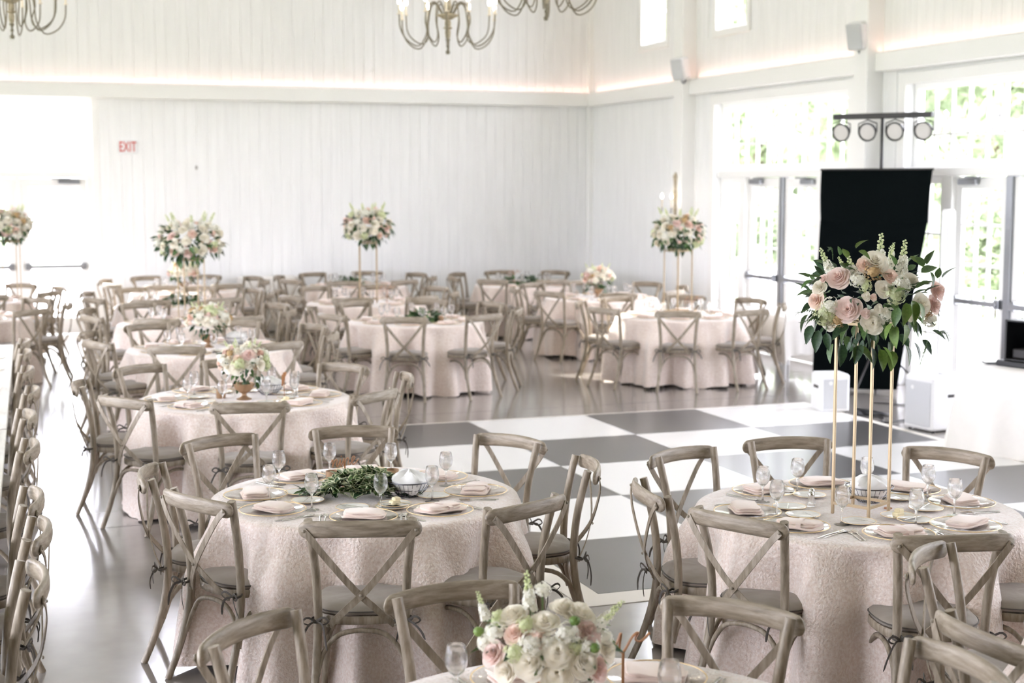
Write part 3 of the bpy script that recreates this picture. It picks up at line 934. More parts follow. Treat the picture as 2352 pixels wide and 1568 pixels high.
for k, (tname, c, chairs, level) in TABLES.items():
    rg = random.Random(ord(k))
    camang = math.atan2(-c[1], -c[0])
    if chairs is None:
        chairs = ring(c, NEAR.get(k, R(-90 + 22.5)), 1.18, 8, .03, ord(k))
    angs = [math.atan2(y - c[1], x - c[0]) for x, y in chairs]
    full = list(angs)
    if len(angs) < 8:
        a0 = angs[0]
        full = [a0 + j * pi / 4 for j in range(8)]
    t = thing('round_table', 'round table under the blush cloth of the ' + tname, 'table', (c[0], c[1], 0), rg.uniform(0, 1), 'round banquet tables')
    obj('tabletop', TT, t)
    for j in range(4):
        obj('leg', TLEG, t, (0, 0, 0), (0, 0, j * pi / 2))
    tag(obj('tablecloth', cloth_mesh('tablecloth', c[0], c[1], full, ord(k)), None, (c[0], c[1], 0)), 'blush velvet cloth reaching the floor on the ' + tname, 'tablecloth', 'blush round tablecloths')
    nm = place_names(angs, camang)
    if len(angs) == 8:
        # make names unique by order round the table
        order = sorted(range(8), key=lambda i: ((angs[i] - camang + pi) % (2 * pi)))
        if len(set(nm.values())) < 8:
            seq = ['near right', 'front right', 'rear right', 'far right', 'far left', 'rear left', 'front left', 'near left']
            for q, i in enumerate(order):
                nm[i] = seq[q]
    for i, (x, y) in enumerate(chairs):
        a = math.atan2(c[1] - y, c[0] - x) + rg.uniform(-.06, .06)
        build_chair(x, y, a, 'grey cross-back chair on the %s side of the %s' % (nm[i], tname), 'cross-back chairs at the round tables', 2 if k in 'ABCDE' else (1 if k in 'FJO' else 0))
    if len(angs) == 8:
        for i in range(8):
            setting(c[0], c[1], angs[i], i, nm[i], tname, level, rg, k)
    else:
        nm8 = place_names(full, camang)
        seq = ['near right', 'front right', 'rear right', 'far right', 'far left', 'rear left', 'front left', 'near left']
        order = sorted(range(8), key=lambda i: ((full[i] - camang + pi) % (2 * pi)))
        for q, i in enumerate(order):
            p = Vector((c[0] + .5 * math.cos(full[i]), c[1] + .5 * math.sin(full[i])))
            dv = Vector((p.x, p.y, ZT)) - cam.location
            dep = dv.dot(_fwd)
            up = Vector((_fwd.x * math.tan(0), 0, 0))
            upv = Vector((math.sin(_yaw) * math.sin(_pit), math.cos(_yaw) * math.sin(_pit), math.cos(_pit)))
            py = 784 - 3466.6 * dv.dot(upv) / dep
            if py < 1640:
                setting(c[0], c[1], full[i], i, seq[q], tname, level, rg, k)
# ------------------------------------------------------------------ flowers and leaves
def rose_bm(n=22, seed=0, openn=1.0):
    """unit rose: radius 1, opening towards +z; inner petals stand up, outer ones lie open and curl"""
    rg = random.Random(seed)
    mb = M()
    for i in range(n):
        t = i / (n - 1)
        a = i * 2.39996 + rg.uniform(-.15, .15)
        r1 = lerp(.13, .98 * openn, t ** .95)
        top = lerp(.62, -.02, t ** 1.2) + rg.uniform(-.03, .03)
        z0 = lerp(.1, -.42, t)
        wv = lerp(2.0, .80, t ** .7)
        rows = []
        for jv in range(6):
            v = jv / 5
            row = []
            for ju in range(7):
                u = -1 + ju / 3
                ve = v * (1 - .12 * u * u - .05 * abs(u) ** 5)
                rad_ = lerp(r1 * .30, r1 * .93, ve ** lerp(1.0, .62, t))
                z = lerp(z0, top, ve ** lerp(1.0, 1.5, t))
                if ve > .72:
                    k = (ve - .72) / .28
                    rad_ += .12 * k * k * (.35 + t); z -= .10 * k * k * (.2 + t)
                aa = a + u * wv * (.5 + .5 * math.sin(min(1, ve + .1) * pi * .6))
                rad_ += .03 * u * (1 - t)
                row.append((rad_ * math.cos(aa), rad_ * math.sin(aa), z))
            rows.append(row)
        mb.grid(rows)
    mb.lathe([(.0001, -.5), (.3, -.44), (.62, -.2), (.45, -.05), (.2, .05), (.0001, .08)], 10)
    return mb
ROSES = {}
for nm, mm in (('ivory', MIVORY), ('blush', MBLUSH), ('peach', MPEACH)):
    ROSES[nm] = [rose_bm(22, 5 + q, 1.0).mesh('rose', mm, 80) for q in range(2)]
    ROSES[nm].append(rose_bm(12, 9, .9).mesh('spray_rose', mm, 80))
def floret_bm(mb, c, nrm, r, rg, mi=0):
    q = Vector(nrm).normalized().to_track_quat('Z', 'Y').to_matrix()
    a0 = rg.uniform(0, 6)
    for k in range(5):
        a = a0 + k * 2 * pi / 5
        p = [(0, 0, 0), (r * .8 * math.cos(a - .5), r * .8 * math.sin(a - .5), r * .25), (r * 1.05 * math.cos(a), r * 1.05 * math.sin(a), r * .2), (r * .8 * math.cos(a + .5), r * .8 * math.sin(a + .5), r * .25)]
        mb.add([Vector(c) + q @ Vector(x) for x in p], [(0, 1, 2, 3)], mi)
def cluster_mesh(name, mm, seed, n=46, r=.30):
    rg = random.Random(seed); mb = M()
    for i in range(n):
        z = rg.uniform(-.15, 1); a = rg.uniform(0, 2 * pi); s_ = math.sqrt(max(0, 1 - z * z))
        d = Vector((s_ * math.cos(a), s_ * math.sin(a), z * .75)) * rg.uniform(.75, 1)
        floret_bm(mb, d, d, r * rg.uniform(.7, 1.1), rg)
    mb.lathe([(.0001, -.3), (.45, -.2), (.6, .2), (.35, .5), (.0001, .58)], 8)
    return mb.mesh(name, mm, 80)
CLUST = {'white': cluster_mesh('white_cluster', MWHITEF, 1), 'cream': cluster_mesh('cream_cluster', MCREAM, 2, 70, .2), 'tan': cluster_mesh('tan_filler', MTAN, 3, 80, .15)}
def spike_mesh(seed, n=30):
    """snapdragon-like spike, unit height, buds small and green at the tip"""
    rg = random.Random(seed); mb = M()
    path = spline([(0, 0, 0), (.02, 0, .35), (-.01, .02, .7), (.02, 0, 1)], 8)
    mb.tube(path, [.018, .017, .016, .015, .013, .011, .009, .007, .004], 5, 0)
    for i in range(n):
        t = .12 + .88 * i / n
        p = Vector((.01 * math.sin(t * 5), .01, t))
        a = i * 2.4
        r = lerp(.078, .026, t)
        d = Vector((math.cos(a), math.sin(a), .35))
        c = p + d * lerp(.085, .03, t)
        mi = 1 if t < .6 else 2
        q = d.normalized().to_track_quat('Z', 'Y').to_matrix()
        g = M().lathe([(.0001, -r), (r * .8, -r * .4), (r * .95, r * .3), (r * .6, r * .9), (.0001, r * .7)], 6)
        mb.add([c + q @ Vector(v) for v in g.v], g.f, mi)
        if t < .55:
            floret_bm(mb, c + d * r * .6, d, r * 1.5, rg, 1)
    return mb.mesh('flower_spike', [MSTEM, MWHITEF, MCREAM], 80)
SPIKES = [spike_mesh(1), spike_mesh(2)]
def leaf_bm(wd=.46, fold=.12, bend=.25, tip=1.35):
    """unit leaf along +y from the origin"""
    rows = []
    for i, t in enumerate((0, .12, .32, .55, .78, .92, 1.0)):
        w_ = wd * (math.sin(pi * t ** .72) ** .9 if 0 < t < 1 else 0.0)
        z = -bend * t * t
        rows.append([(-w_ / 2, t, z + fold * w_), (0, t, z), (w_ / 2, t, z + fold * w_)])
    return M().grid(rows)
LEAF = {k: leaf_bm(wv, .2, b).mesh('leaf', mm, 80) for k, mm, wv, b in (('mid', MLEAF, .52, .25), ('dark', MLEAFD, .5, .2), ('light', MLEAFL, .55, .35), ('slim', MLEAFD, .26, .3))}
def frame_to(d, roll=0.0):
    """rotation whose +y points along d, leaf face as upward as can be"""
    y = Vector(d).normalized()
    up = Vector((0, 0, 1)) if abs(y.z) < .95 else Vector((1, 0, 0))
    x = y.cross(up).normalized()
    z = x.cross(y)
    m = Matrix((x, y, z)).transposed()
    return (m @ Matrix.Rotation(roll, 3, 'Y')).to_euler()
def z_to(d, spin=0.0):
    return (Vector(d).normalized().to_track_quat('Z', 'Y').to_matrix() @ Matrix.Rotation(spin, 3, 'Z')).to_euler()

def foliage_part(parent, rx, rz, c, n, size, seed, drop=.35, kinds=('mid', 'dark')):
    """a mass of small leaves past counting at this size: one part"""
    rg = random.Random(seed)
    for kind in kinds:
        mb = M()
        lb = leaf_bm({'mid': .52, 'dark': .5, 'slim': .26, 'light': .55}[kind], .2, .3)
        for i in range(n // len(kinds)):
            z = rg.uniform(-1, .85); a = rg.uniform(0, 2 * pi); s_ = math.sqrt(1 - z * z)
            d = Vector((s_ * math.cos(a), s_ * math.sin(a), z))
            p = Vector((d.x * rx, d.y * rx, d.z * rz)) * rg.uniform(.55, .98) + Vector(c)
            dd = (Vector((d.x, d.y, d.z * .7)) + Vector((rg.uniform(-.6, .6), rg.uniform(-.6, .6), rg.uniform(-.6, .4) - (drop if z < 0 else -.15)))).normalized()
            s = size * rg.uniform(.7, 1.35)
            e = frame_to(dd, rg.uniform(-.8, .8)).to_matrix()
            mb.add([p + e @ (Vector(v) * s) for v in lb.v], lb.f)
        o = obj('foliage', mb.mesh('foliage', {'mid': MLEAF, 'dark': MLEAFD, 'slim': MLEAFD, 'light': MLEAFL}[kind], 80), parent)
        o['kind'] = 'stuff'
def bouquet(name, label, loc, rz, rx, rzv, seed, n_rose=20, rose_r=.045, n_small=8, n_clu=8, n_spk=5, n_leaf=110, leaf=.06, mix=('ivory', 'ivory', 'blush', 'ivory', 'ivory', 'peach', 'ivory'), dome=False, group='flower arrangements'):
    t = thing(name, label, 'flowers', loc, rz, group)
    rg = random.Random(seed)
    pts = []
    def pick(zmin, zmax, mind, tries=40):
        best = None
        for _ in range(tries):
            z = rg.uniform(zmin, zmax); a = rg.uniform(0, 2 * pi); s_ = math.sqrt(max(0, 1 - z * z))
            d = Vector((s_ * math.cos(a), s_ * math.sin(a), z))
            m_ = min([(d - q).length for q in pts] or [9])
            if best is None or m_ > best[0]: best = (m_, d)
            if m_ > mind: break
        pts.append(best[1]); return best[1]
    zlo = -.55 if not dome else -.1
    for i in range(n_rose):
        d = pick(zlo, .97, .48)
        k = mix[i % len(mix)]
        r = rose_r * rg.uniform(.8, 1.15)
        f = rg.uniform(.88, 1.0)
        obj('rose', ROSES[k][i % 2], t, (d.x * rx * f, d.y * rx * f, d.z * rzv * f), z_to(Vector((d.x, d.y, d.z + .25)), rg.uniform(0, 6)), r)
    for i in range(n_small):
        d = pick(zlo, .9, .3)
        obj('spray_rose', ROSES[('ivory', 'blush', 'peach')[i % 3]][2], t, (d.x * rx, d.y * rx, d.z * rzv), z_to(d, rg.uniform(0, 6)), rose_r * .5)
    for i in range(n_clu):
        d = pick(zlo, .9, .3)
        k = ('white', 'cream', 'white', 'tan')[i % 4]
        obj({'white': 'white_cluster', 'cream': 'cream_cluster', 'tan': 'tan_filler'}[k], CLUST[k], t, (d.x * rx * .95, d.y * rx * .95, d.z * rzv * .95), z_to(d), rose_r * rg.uniform(.75, 1.1))
    for i in range(n_spk):
        a = 2 * pi * (i + .3 * rg.random()) / max(1, n_spk)
        d = Vector((math.cos(a) * .55, math.sin(a) * .55, 1))
        L = rzv * rg.uniform(.75, 1.0)
        obj('flower_spike', SPIKES[i % 2], t, (math.cos(a) * rx * .45, math.sin(a) * rx * .45, rzv * .45), z_to(d), L)
    if n_leaf:
        foliage_part(t, rx, rzv, (0, 0, -.05 * rzv), n_leaf, leaf, seed)
    return t, rg

# --- tall gold stands with arrangements
def stand(label, x, y, rz, h=.96, w_=.095, t_=.0065):
    t = thing('flower_stand', label, 'stand', (x, y, ZT), rz, 'tall gold flower stands')
    for sx in (-1, 1):
        for sy in (-1, 1):
            obj('leg', M().box(sx * w_ - t_, sx * w_ + t_, sy * w_ - t_, sy * w_ + t_, 0, h, ch=.0015).mesh('leg', MGOLDP, 30), t)
    for z in (.052, h - .02):
        mb = M()
        for s in (-1, 1):
            mb.box(-w_, w_, s * w_ - t_ * .9, s * w_ + t_ * .9, z - t_, z + t_)
            mb.box(s * w_ - t_ * .9, s * w_ + t_ * .9, -w_, w_, z - t_, z + t_)
        obj('cross_bar', mb.mesh('cross_bar', MGOLDP, 0), t)
    obj('top_plate', M().box(-w_, w_, -w_, w_, h, h + .006).mesh('top_plate', MGOLDP, 0), t)
    return t
BX, BY = 3.945, 6.09
stand('gold square-legged flower stand on the front tall-bouquet table', BX, BY, R(28), .93)
# the big arrangement: local x = right, y = away, z = up (turned to face the aisle)
tb = thing('flower_arrangement', 'large rose and foliage arrangement on the gold stand of the front table', 'flowers', (BX, BY, ZT + 1.03), -0.40, 'flower arrangements')
def on(u, w_, rx=.37, rz=.30, dep=.30, f=.93):
    q = 1 - (u / rx) ** 2 - (w_ / rz) ** 2
    v = -math.sqrt(max(.02, q)) * dep
    return Vector((u * f, v * f, w_ * f))
px = lambda x_, y_: ((x_ - 1972) * .00207, (690 - y_) * .00207)
rg = random.Random(11)
for (x_, y_, d_, k) in [(1886, 635, 52, 'blush'), (1908, 709, 58, 'blush'), (1965, 739, 52, 'ivory'), (1971, 598, 60, 'ivory'), (1988, 659, 40, 'ivory'), (2005, 630, 34, 'peach'), (2083, 700, 54, 'ivory'),
                        (2128, 668, 48, 'blush'), (2118, 702, 44, 'blush'), (1947, 604, 38, 'peach'), (1838, 690, 40, 'peach'), (1845, 660, 36, 'ivory'), (2058, 640, 36, 'ivory'), (1870, 745, 34, 'ivory')]:
    u, w_ = px(x_, y_)
    p = on(u, w_)
    obj('rose', ROSES[k][rg.randrange(2)], tb, p, z_to(Vector((p.x * 1.1, p.y - .12, p.z + .12)), rg.uniform(0, 6)), d_ * .00207 * .56)
for (x_, y_, d_, k) in [(1947, 678, 22, 'ivory'), (1963, 680, 18, 'peach'), (1947, 716, 24, 'blush'), (1975, 705, 22, 'ivory'), (1990, 712, 20, 'ivory'), (2048, 725, 22, 'ivory'), (1858, 640, 20, 'blush')]:
    u, w_ = px(x_, y_); p = on(u, w_, f=.98)
    obj('spray_rose', ROSES[k][2], tb, p, z_to(Vector((p.x, p.y - .1, p.z + .08))), d_ * .00207 * .58)
for (x_, y_, d_, k) in [(2014, 672, 46, 'cream'), (1966, 622, 40, 'tan'), (1858, 722, 50, 'cream'), (1886, 735, 34, 'tan'), (1868, 700, 36, 'white'), (2030, 650, 40, 'white'), (2108, 735, 36, 'white'), (2095, 720, 30, 'tan'), (1930, 640, 34, 'white'), (1945, 652, 30, 'cream'), (2000, 720, 30, 'white')]:
    u, w_ = px(x_, y_); p = on(u, w_, f=.93)
    obj({'white': 'white_cluster', 'cream': 'cream_cluster', 'tan': 'tan_filler'}[k], CLUST[k], tb, p, z_to(Vector((p.x, p.y - .1, p.z + .1))), d_ * .00207 * .55)
for (x0_, y0_, x1_, y1_, v) in [(1984, 640, 1988, 542, -.16), (2036, 650, 2044, 557, -.12), (2020, 640, 2018, 572, -.08), (2024, 620, 2034, 566, .02), (1940, 655, 1912, 586, -.18), (1925, 640, 1900, 596, -.1), (1900, 650, 1868, 578, .0)]:
    (u0, w0), (u1, w1) = px(x0_, y0_), px(x1_, y1_)
    d = Vector((u1 - u0, 0, w1 - w0))
    obj('flower_spike', SPIKES[rg.randrange(2)], tb, (u0, v, w0), z_to(d, rg.uniform(0, 6)), d.length)
# hand-placed outline leaves, then the filling
for (x_, y_, dx_, dy_, L, k) in [(1830, 640, -1, .6, 30, 'mid'), (1838, 645, -1, -.4, 32, 'mid'), (1855, 640, -.7, -.2, 36, 'dark'), (1910, 595, -.4, 1, 26, 'light'), (1895, 590, -.1, 1, 22, 'mid'), (1930, 575, .7, 1, 30, 'light'), (1935, 580, .5, -.2, 28, 'light'),
                                 (2085, 610, .2, 1, 36, 'mid'), (2075, 615, -.5, .8, 34, 'mid'), (2090, 625, .4, -1, 32, 'mid'), (2108, 640, .1, 1, 26, 'mid'), (2122, 640, .5, .8, 34, 'mid'), (2060, 605, -.4, .6, 26, 'light'), (2010, 610, -.3, 1, 28, 'mid'),
                                 (1838, 745, -.4, -1, 40, 'dark'), (1852, 755, -.2, -1, 46, 'dark'), (1868, 760, .1, -1, 36, 'dark'), (1885, 785, -.4, -1, 40, 'mid'), (1902, 785, .0, -1, 46, 'dark'), (1925, 780, .2, -1, 40, 'mid'), (1945, 785, -.5, -1, 42, 'dark'), (1965, 790, .2, -1, 46, 'dark'), (1985, 795, .3, -1, 44, 'light'),
                                 (2032, 690, .0, -1, 44, 'light'), (2045, 685, .3, -1, 48, 'light'), (2058, 690, .5, -1, 44, 'light'), (2015, 700, -.3, -1, 40, 'mid'), (2012, 740, -.2, -1, 44, 'light'), (2030, 735, .2, -1, 42, 'light'), (2005, 735, -.6, -.6, 36, 'light'), (2055, 660, .6, .5, 38, 'mid'), (2040, 665, -.6, .2, 36, 'light'),
                                 (2040, 785, .4, -1, 44, 'mid'), (2060, 780, .5, -1, 40, 'dark'), (2080, 775, .6, -.8, 36, 'dark'), (2100, 755, .9, -.4, 32, 'dark'), (2015, 800, -.1, -1, 40, 'light'), (1935, 790, .8, -.5, 44, 'light'), (1990, 790, 1, -1, 44, 'light')]:
    u, w_ = px(x_, y_); p = on(u, w_, .40, .32, .33, 1.0)
    d = Vector((dx_, -.35, dy_))
    obj('leaf', LEAF[k], tb, p, frame_to(d, rg.uniform(-.5, .5)), L * .00207 * 1.1)
for i in range(200):
    z = rg.uniform(-1, .75); a = rg.uniform(0, 2 * pi); s_ = math.sqrt(1 - z * z)
    d = Vector((s_ * math.cos(a), s_ * math.sin(a), z))
    f = rg.uniform(.62, .9)
    p = Vector((d.x * .34 * f, d.y * .32 * f, d.z * .25 * f - .01))
    dd = Vector((d.x, d.y, d.z * .6 - (.5 if z < -.1 else -.2))) + Vector((rg.uniform(-.5, .5), rg.uniform(-.5, .5), rg.uniform(-.4, .4)))
    k = ('dark', 'dark', 'mid', 'slim', 'mid')[i % 5]
    obj('leaf', LEAF[k], tb, p, frame_to(dd, rg.uniform(-.9, .9)), rg.uniform(.055, .095))
for q, (x_, y_, x1_, y1_) in enumerate([(1850, 720, 1802, 716), (1860, 735, 1812, 738), (2090, 775, 2070, 830), (2110, 760, 2130, 770), (1880, 600, 1868, 575)]):
    (u0, w0), (u1, w1) = px(x_, y_), px(x1_, y1_)
    mb = M(); pts_ = spline([(u0, -.22, w0), ((u0 + u1) / 2, -.27, (w0 + w1) / 2 + .02), (u1, -.26, w1)], 10)
    mb.tube(pts_, .0016, 5)
    lb = leaf_bm(.4, .2, .2)
    for i in range(2, 11):
        for s in (-1, 1):
            e = frame_to((pts_[i] - pts_[i - 1]).normalized() + Vector((0, -.2, s * .8))).to_matrix()
            mb.add([pts_[i] + e @ (Vector(v) * .017) for v in lb.v], lb.f)
    obj('trailing_vine', mb.mesh('trailing_vine', MLEAF, 80), tb)

for key, (dx_, dy_), seed in (('G', (.05, .0), 21), ('K', (.02, -.05), 22), ('O', (-.02, .05), 23), ('P', (.50, -.10), 24)):
    c = TABLES[key][1]; tn = TABLES[key][0]
    rzs = {'G': R(10), 'K': R(-45 + 28), 'O': R(20), 'P': R(10)}[key]
    zt = {'G': .72, 'K': .80, 'O': .78, 'P': .80}[key]
    stand('thin gold flower stand on the ' + tn, c[0] + dx_, c[1] + dy_, rzs, zt, .115 if key != 'K' else .11, .006)
    rr = {'G': (.37, .25), 'K': (.31, .24), 'O': (.30, .23), 'P': (.30, .22)}[key]
    bouquet('flower_arrangement', 'tall white and blush rose arrangement on the ' + tn, (c[0] + dx_, c[1] + dy_, ZT + zt + .19), seed, rr[0], rr[1], seed, 34, .062, 10, 14, 8, 220, .08)

# --- low bouquets in gold compotes
def compote(label, x, y, z=ZT, s=1.0):
    return tag(obj('compote_vase', M().lathe([(.0001, 0), (.055, 0), (.056, .006), (.03, .016), (.016, .03), (.018, .044), (.04, .056), (.066, .078), (.078, .105), (.082, .118), (.078, .118), (.07, .098), (.0001, .085)], 24).mesh('compote_vase', MCOPPER, 50), None, (x, y, z), (0, 0, 0), s), label, 'vase', 'copper compote vases')
LOW = {'E': ((1.83, 10.87), 31, .17, .15), 'F': ((2.10, 14.45), 32, .21, .15), 'I': ((2.90, 22.25), 33, .22, .15), 'N': ((8.05, 19.0), 34, .22, .16)}
for key, ((x, y), seed, rx, rzv) in LOW.items():
    tn = TABLES[key][0]
    compote('copper compote under the bouquet on the ' + tn, x, y)
    bouquet('low_bouquet', 'low ivory and blush bouquet in a copper compote on the ' + tn, (x, y, ZT + .20 + rzv * .35), seed, rx, rzv, seed, 26, .052, 8, 14, 6, 60, .06, ('ivory', 'ivory', 'blush', 'ivory', 'ivory', 'peach'), True, 'low bouquets')
# foreground bouquet: everything large enough to be its own part
cx, cy_ = 1.60, 4.16
compote('copper compote under the foreground bouquet', cx, cy_, ZT, 1.15)
tc_ = thing('low_bouquet', 'large ivory and blush rose bouquet on the foreground table', 'flowers', (cx, cy_, ZT + .165), -.36, 'low bouquets')
pc = lambda x_, y_: ((x_ - 1235) * .00119, (1560 - y_) * .00119)
def onc(u, w_, f=.95):
    q = 1 - (u / .215) ** 2 - (w_ / .155) ** 2
    return Vector((u * f, -math.sqrt(max(.03, q)) * .17 * f, w_ * f))
for (x_, y_, d_, k) in [(1145, 1458, 66, 'ivory'), (1232, 1462, 60, 'ivory'), (1285, 1440, 62, 'ivory'), (1325, 1455, 74, 'ivory'), (1345, 1490, 62, 'blush'), (1150, 1492, 48, 'peach'), (1262, 1530, 74, 'ivory'), (1190, 1560, 70, 'ivory'), (1095, 1550, 60, 'blush'),
                        (1330, 1560, 70, 'ivory'), (1260, 1585, 70, 'ivory'), (1395, 1545, 56, 'ivory'), (1130, 1590, 60, 'ivory'), (1370, 1590, 60, 'blush'), (1210, 1500, 44, 'peach')]:
    u, w_ = pc(x_, y_); p = onc(u, w_)
    obj('rose', ROSES[k][rg.randrange(2)], tc_, p, z_to(Vector((p.x, p.y - .03, p.z + .10)), rg.uniform(0, 6)), d_ * .00119 * .66)
for (x_, y_, d_, k) in [(1100, 1500, 52, 'white'), (1195, 1510, 60, 'white'), (1180, 1470, 44, 'cream'), (1290, 1490, 60, 'white'), (1225, 1400, 42, 'white'), (1150, 1535, 50, 'cream'), (1345, 1525, 56, 'white'), (1240, 1505, 40, 'white'), (1075, 1530, 44, 'white'), (1390, 1515, 40, 'white'), (1310, 1520, 40, 'cream'), (1110, 1470, 44, 'cream')]:
    u, w_ = pc(x_, y_); p = onc(u, w_) if w_ < .155 else Vector((u, -.05, w_))
    obj({'white': 'white_cluster', 'cream': 'cream_cluster'}[k], CLUST[k], tc_, p, z_to(Vector((p.x, p.y - .03, p.z + .05))), d_ * .00119 * .56)
obj('stem', M().tube(spline([(-.012, -.05, .0), (-.01, -.05, .1), (-.012, -.05, .185)], 6), .0028, 6).mesh('stem', MSTEM, 60), tc_)
for (x0_, y0_, x1_, y1_, v) in [(1195, 1470, 1187, 1350, -.05), (1090, 1480, 1062, 1398, -.07), (1355, 1500, 1430, 1428, -.04), (1335, 1505, 1410, 1440, -.09)]:
    (u0, w0), (u1, w1) = pc(x0_, y0_), pc(x1_, y1_)
    d = Vector((u1 - u0, 0, w1 - w0))
    obj('flower_spike', SPIKES[rg.randrange(2)], tc_, (u0, v, w0), z_to(d, rg.uniform(0, 6)), d.length)
for (x_, y_) in [(1078, 1510), (1345, 1528), (1300, 1470)]:
    u, w_ = pc(x_, y_); p = onc(u, w_, 1.08)
    obj('seed_pod', M().lathe([(.0001, -.016), (.012, -.01), (.017, .0), (.015, .009), (.008, .014), (.0001, .015)], 12).mesh('seed_pod', MLEAFL, 60), tc_, p)
for i in range(46):
    a = rg.uniform(0, 2 * pi); z = rg.uniform(-.5, .7); s_ = math.sqrt(1 - z * z)
    d = Vector((s_ * math.cos(a), s_ * math.sin(a), z))
    obj('leaf', LEAF[('mid', 'dark', 'light')[i % 3]], tc_, (d.x * .17, d.y * .13, d.z * .11), frame_to(Vector((d.x, d.y, d.z * .5)) + Vector((rg.uniform(-.3, .3), rg.uniform(-.3, .3), 0)), rg.uniform(-.6, .6)), rg.uniform(.045, .07))

# --- trailing greenery
def sprig_mesh(seed, varieg=True):
    rg_ = random.Random(seed); mb = M()
    for i in range(9):
        a = i * 2.4; el = lerp(.15, 1.1, i / 9)
        d = Vector((math.cos(a) * math.cos(el), math.sin(a) * math.cos(el), math.sin(el)))
        e = frame_to(d, rg_.uniform(-.3, .3)).to_matrix()
        L = lerp(1.0, .6, i / 9)
        rows = []
        for t in (0, .15, .4, .65, .88, 1.0):
            w_ = .74 * (math.sin(pi * t ** .8) ** .8 if 0 < t < 1 else 0)
            z = -.3 * t * t
            rows.append([(-w_ / 2, t, z + .16 * w_), (-w_ * .33, t * .98, z + .08 * w_), (0, t * .97, z), (w_ * .33, t * .98, z + .08 * w_), (w_ / 2, t, z + .16 * w_)])
        n0 = len(mb.v)
        for r in rows:
            mb.v.extend([tuple(e @ (Vector(p) * L)) for p in r])
        for q in range(5):
            for k in range(4):
                a0 = n0 + q * 5 + k
                mb.f.append((a0, a0 + 1, a0 + 6, a0 + 5)); mb.m.append(1 if (varieg and k in (0, 3)) else 0)
    return mb.mesh('sprig', [MLEAFD if seed % 2 else MLEAF, MLCREAM], 80)
SPR = [sprig_mesh(i) for i in range(3)]
ga = thing('greenery_garland', 'variegated green leaf garland lying on the nine-sign table', 'greenery', (1.80, 7.30, ZT), -.30, 'table greenery')
rg = random.Random(5)
for i in range(86):
    u = rg.uniform(-.19, .17); v = rg.uniform(-.17, .17)
    if (u / .19) ** 2 + (v / .18) ** 2 > 1: continue
    hgt = .12 * (1 - (u / .2) ** 2) * (1 - (v / .2) ** 2)
    obj('sprig', SPR[i % 3], ga, (u + .01, v, .012 + max(.0, hgt) * rg.uniform(.45, 1)), (rg.uniform(-.5, .5), rg.uniform(-.5, .5), rg.uniform(0, 6)), rg.uniform(.055, .075))
for i in range(70):
    s = rg.choice((-1, 1))
    u = s * rg.uniform(.10, .28); v = rg.uniform(-.14, .12) * (1.2 - abs(u) / .3)
    obj('leaf', LEAF[('slim', 'dark', 'slim', 'mid')[i % 4]], ga, (u, v, rg.uniform(.006, .03)), frame_to(Vector((s * rg.uniform(.3, 1), rg.uniform(-1, 1), rg.uniform(-.05, .35))), rg.uniform(-.4, .4)), rg.uniform(.045, .075))
for key, (x, y), seed, rx in (('J', (4.80, 16.33), 41, .20), ('H', (2.55, 19.75), 42, .24), ('L', (5.42, 22.45), 43, .24), ('M', (7.98, 21.85), 44, .30)):
    tn = TABLES[key][0]
    t = thing('greenery_garland', 'dark green leaf garland lying on the ' + tn, 'greenery', (x, y, ZT), -.3, 'table greenery')
    foliage_part(t, rx, .05, (0, 0, .05), 190, .075, seed, 0)

# --- small things on the tables
def sign(strokes, label, x, y, rz, stick=.125, s=1.0, tilt=.10, foot=.10):
    t = thing('table_sign', label, 'sign', (x, y, ZT), rz, 'laser-cut table signs')
    mb = M()
    for st in strokes:
        n = max(12, len(st) * 4)
        mb.tube(spline([((a - .108) * s, 0, b * s + stick + (a - .1) * tilt) for a, b in st], n), .0034 + .0024 * s, 6, flat=(1, .5), up=(0, 1, 0))
    obj('lettering', mb.mesh('lettering', MSIGN, 60), t)
    obj('stick', M().box(-.004, .004, -.002, .002, 0, stick + .02).mesh('stick', MSIGN, 0), t)
    obj('foot', M().lathe([(.0001, 0), (.02, 0), (.02, .005), (.0001, .005)], 14).mesh('foot', MSIGN, 40), t)
    return t
NINE = [[(.0, .045), (.012, .062), (.016, .04), (.012, .0), (.022, .035), (.04, .062), (.048, .05), (.044, .012), (.052, .002), (.066, .03), (.074, .058), (.072, .02), (.078, .002), (.092, .03), (.102, .06), (.104, .03), (.100, .0),
         (.112, .038), (.130, .062), (.138, .05), (.134, .012), (.144, .002), (.158, .02), (.176, .036), (.188, .055), (.178, .068), (.166, .05), (.164, .018), (.176, .002), (.196, .016), (.216, .04)],
        [(.080, .078), (.083, .084)]]
LOOP = [[(.02, .0), (.03, .05), (.05, .075), (.058, .055), (.045, .02), (.06, .01), (.085, .05), (.1, .08), (.095, .03), (.11, .02), (.14, .06), (.16, .07), (.15, .05), (.17, .04), (.2, .06)]]
sign(NINE, 'wooden cut-out table sign reading nine among the greenery', 1.785, 7.55, -.34, .105, .66)
sign(LOOP, 'wooden script sign seen edge-on beside the gold stand, front table', 4.125, 6.13, -.40 + R(80), .13)
sign(LOOP, 'wooden script sign behind the foreground bouquet', 1.86, 4.17, -.45 + R(28), .10)
sign(LOOP, 'wooden script sign seen edge-on, second left-aisle table', 2.10, 10.75, R(70), .12)
for key, dx_, dy_ in (('G', .28, -.1), ('K', .28, .0), ('O', .18, .05), ('P', .38, .1), ('M', -.12, .15)):
    c = TABLES[key][1]
    sign(LOOP, 'small wooden script sign on the ' + TABLES[key][0], c[0] + dx_, c[1] + dy_, -.2, .13, 1.15)
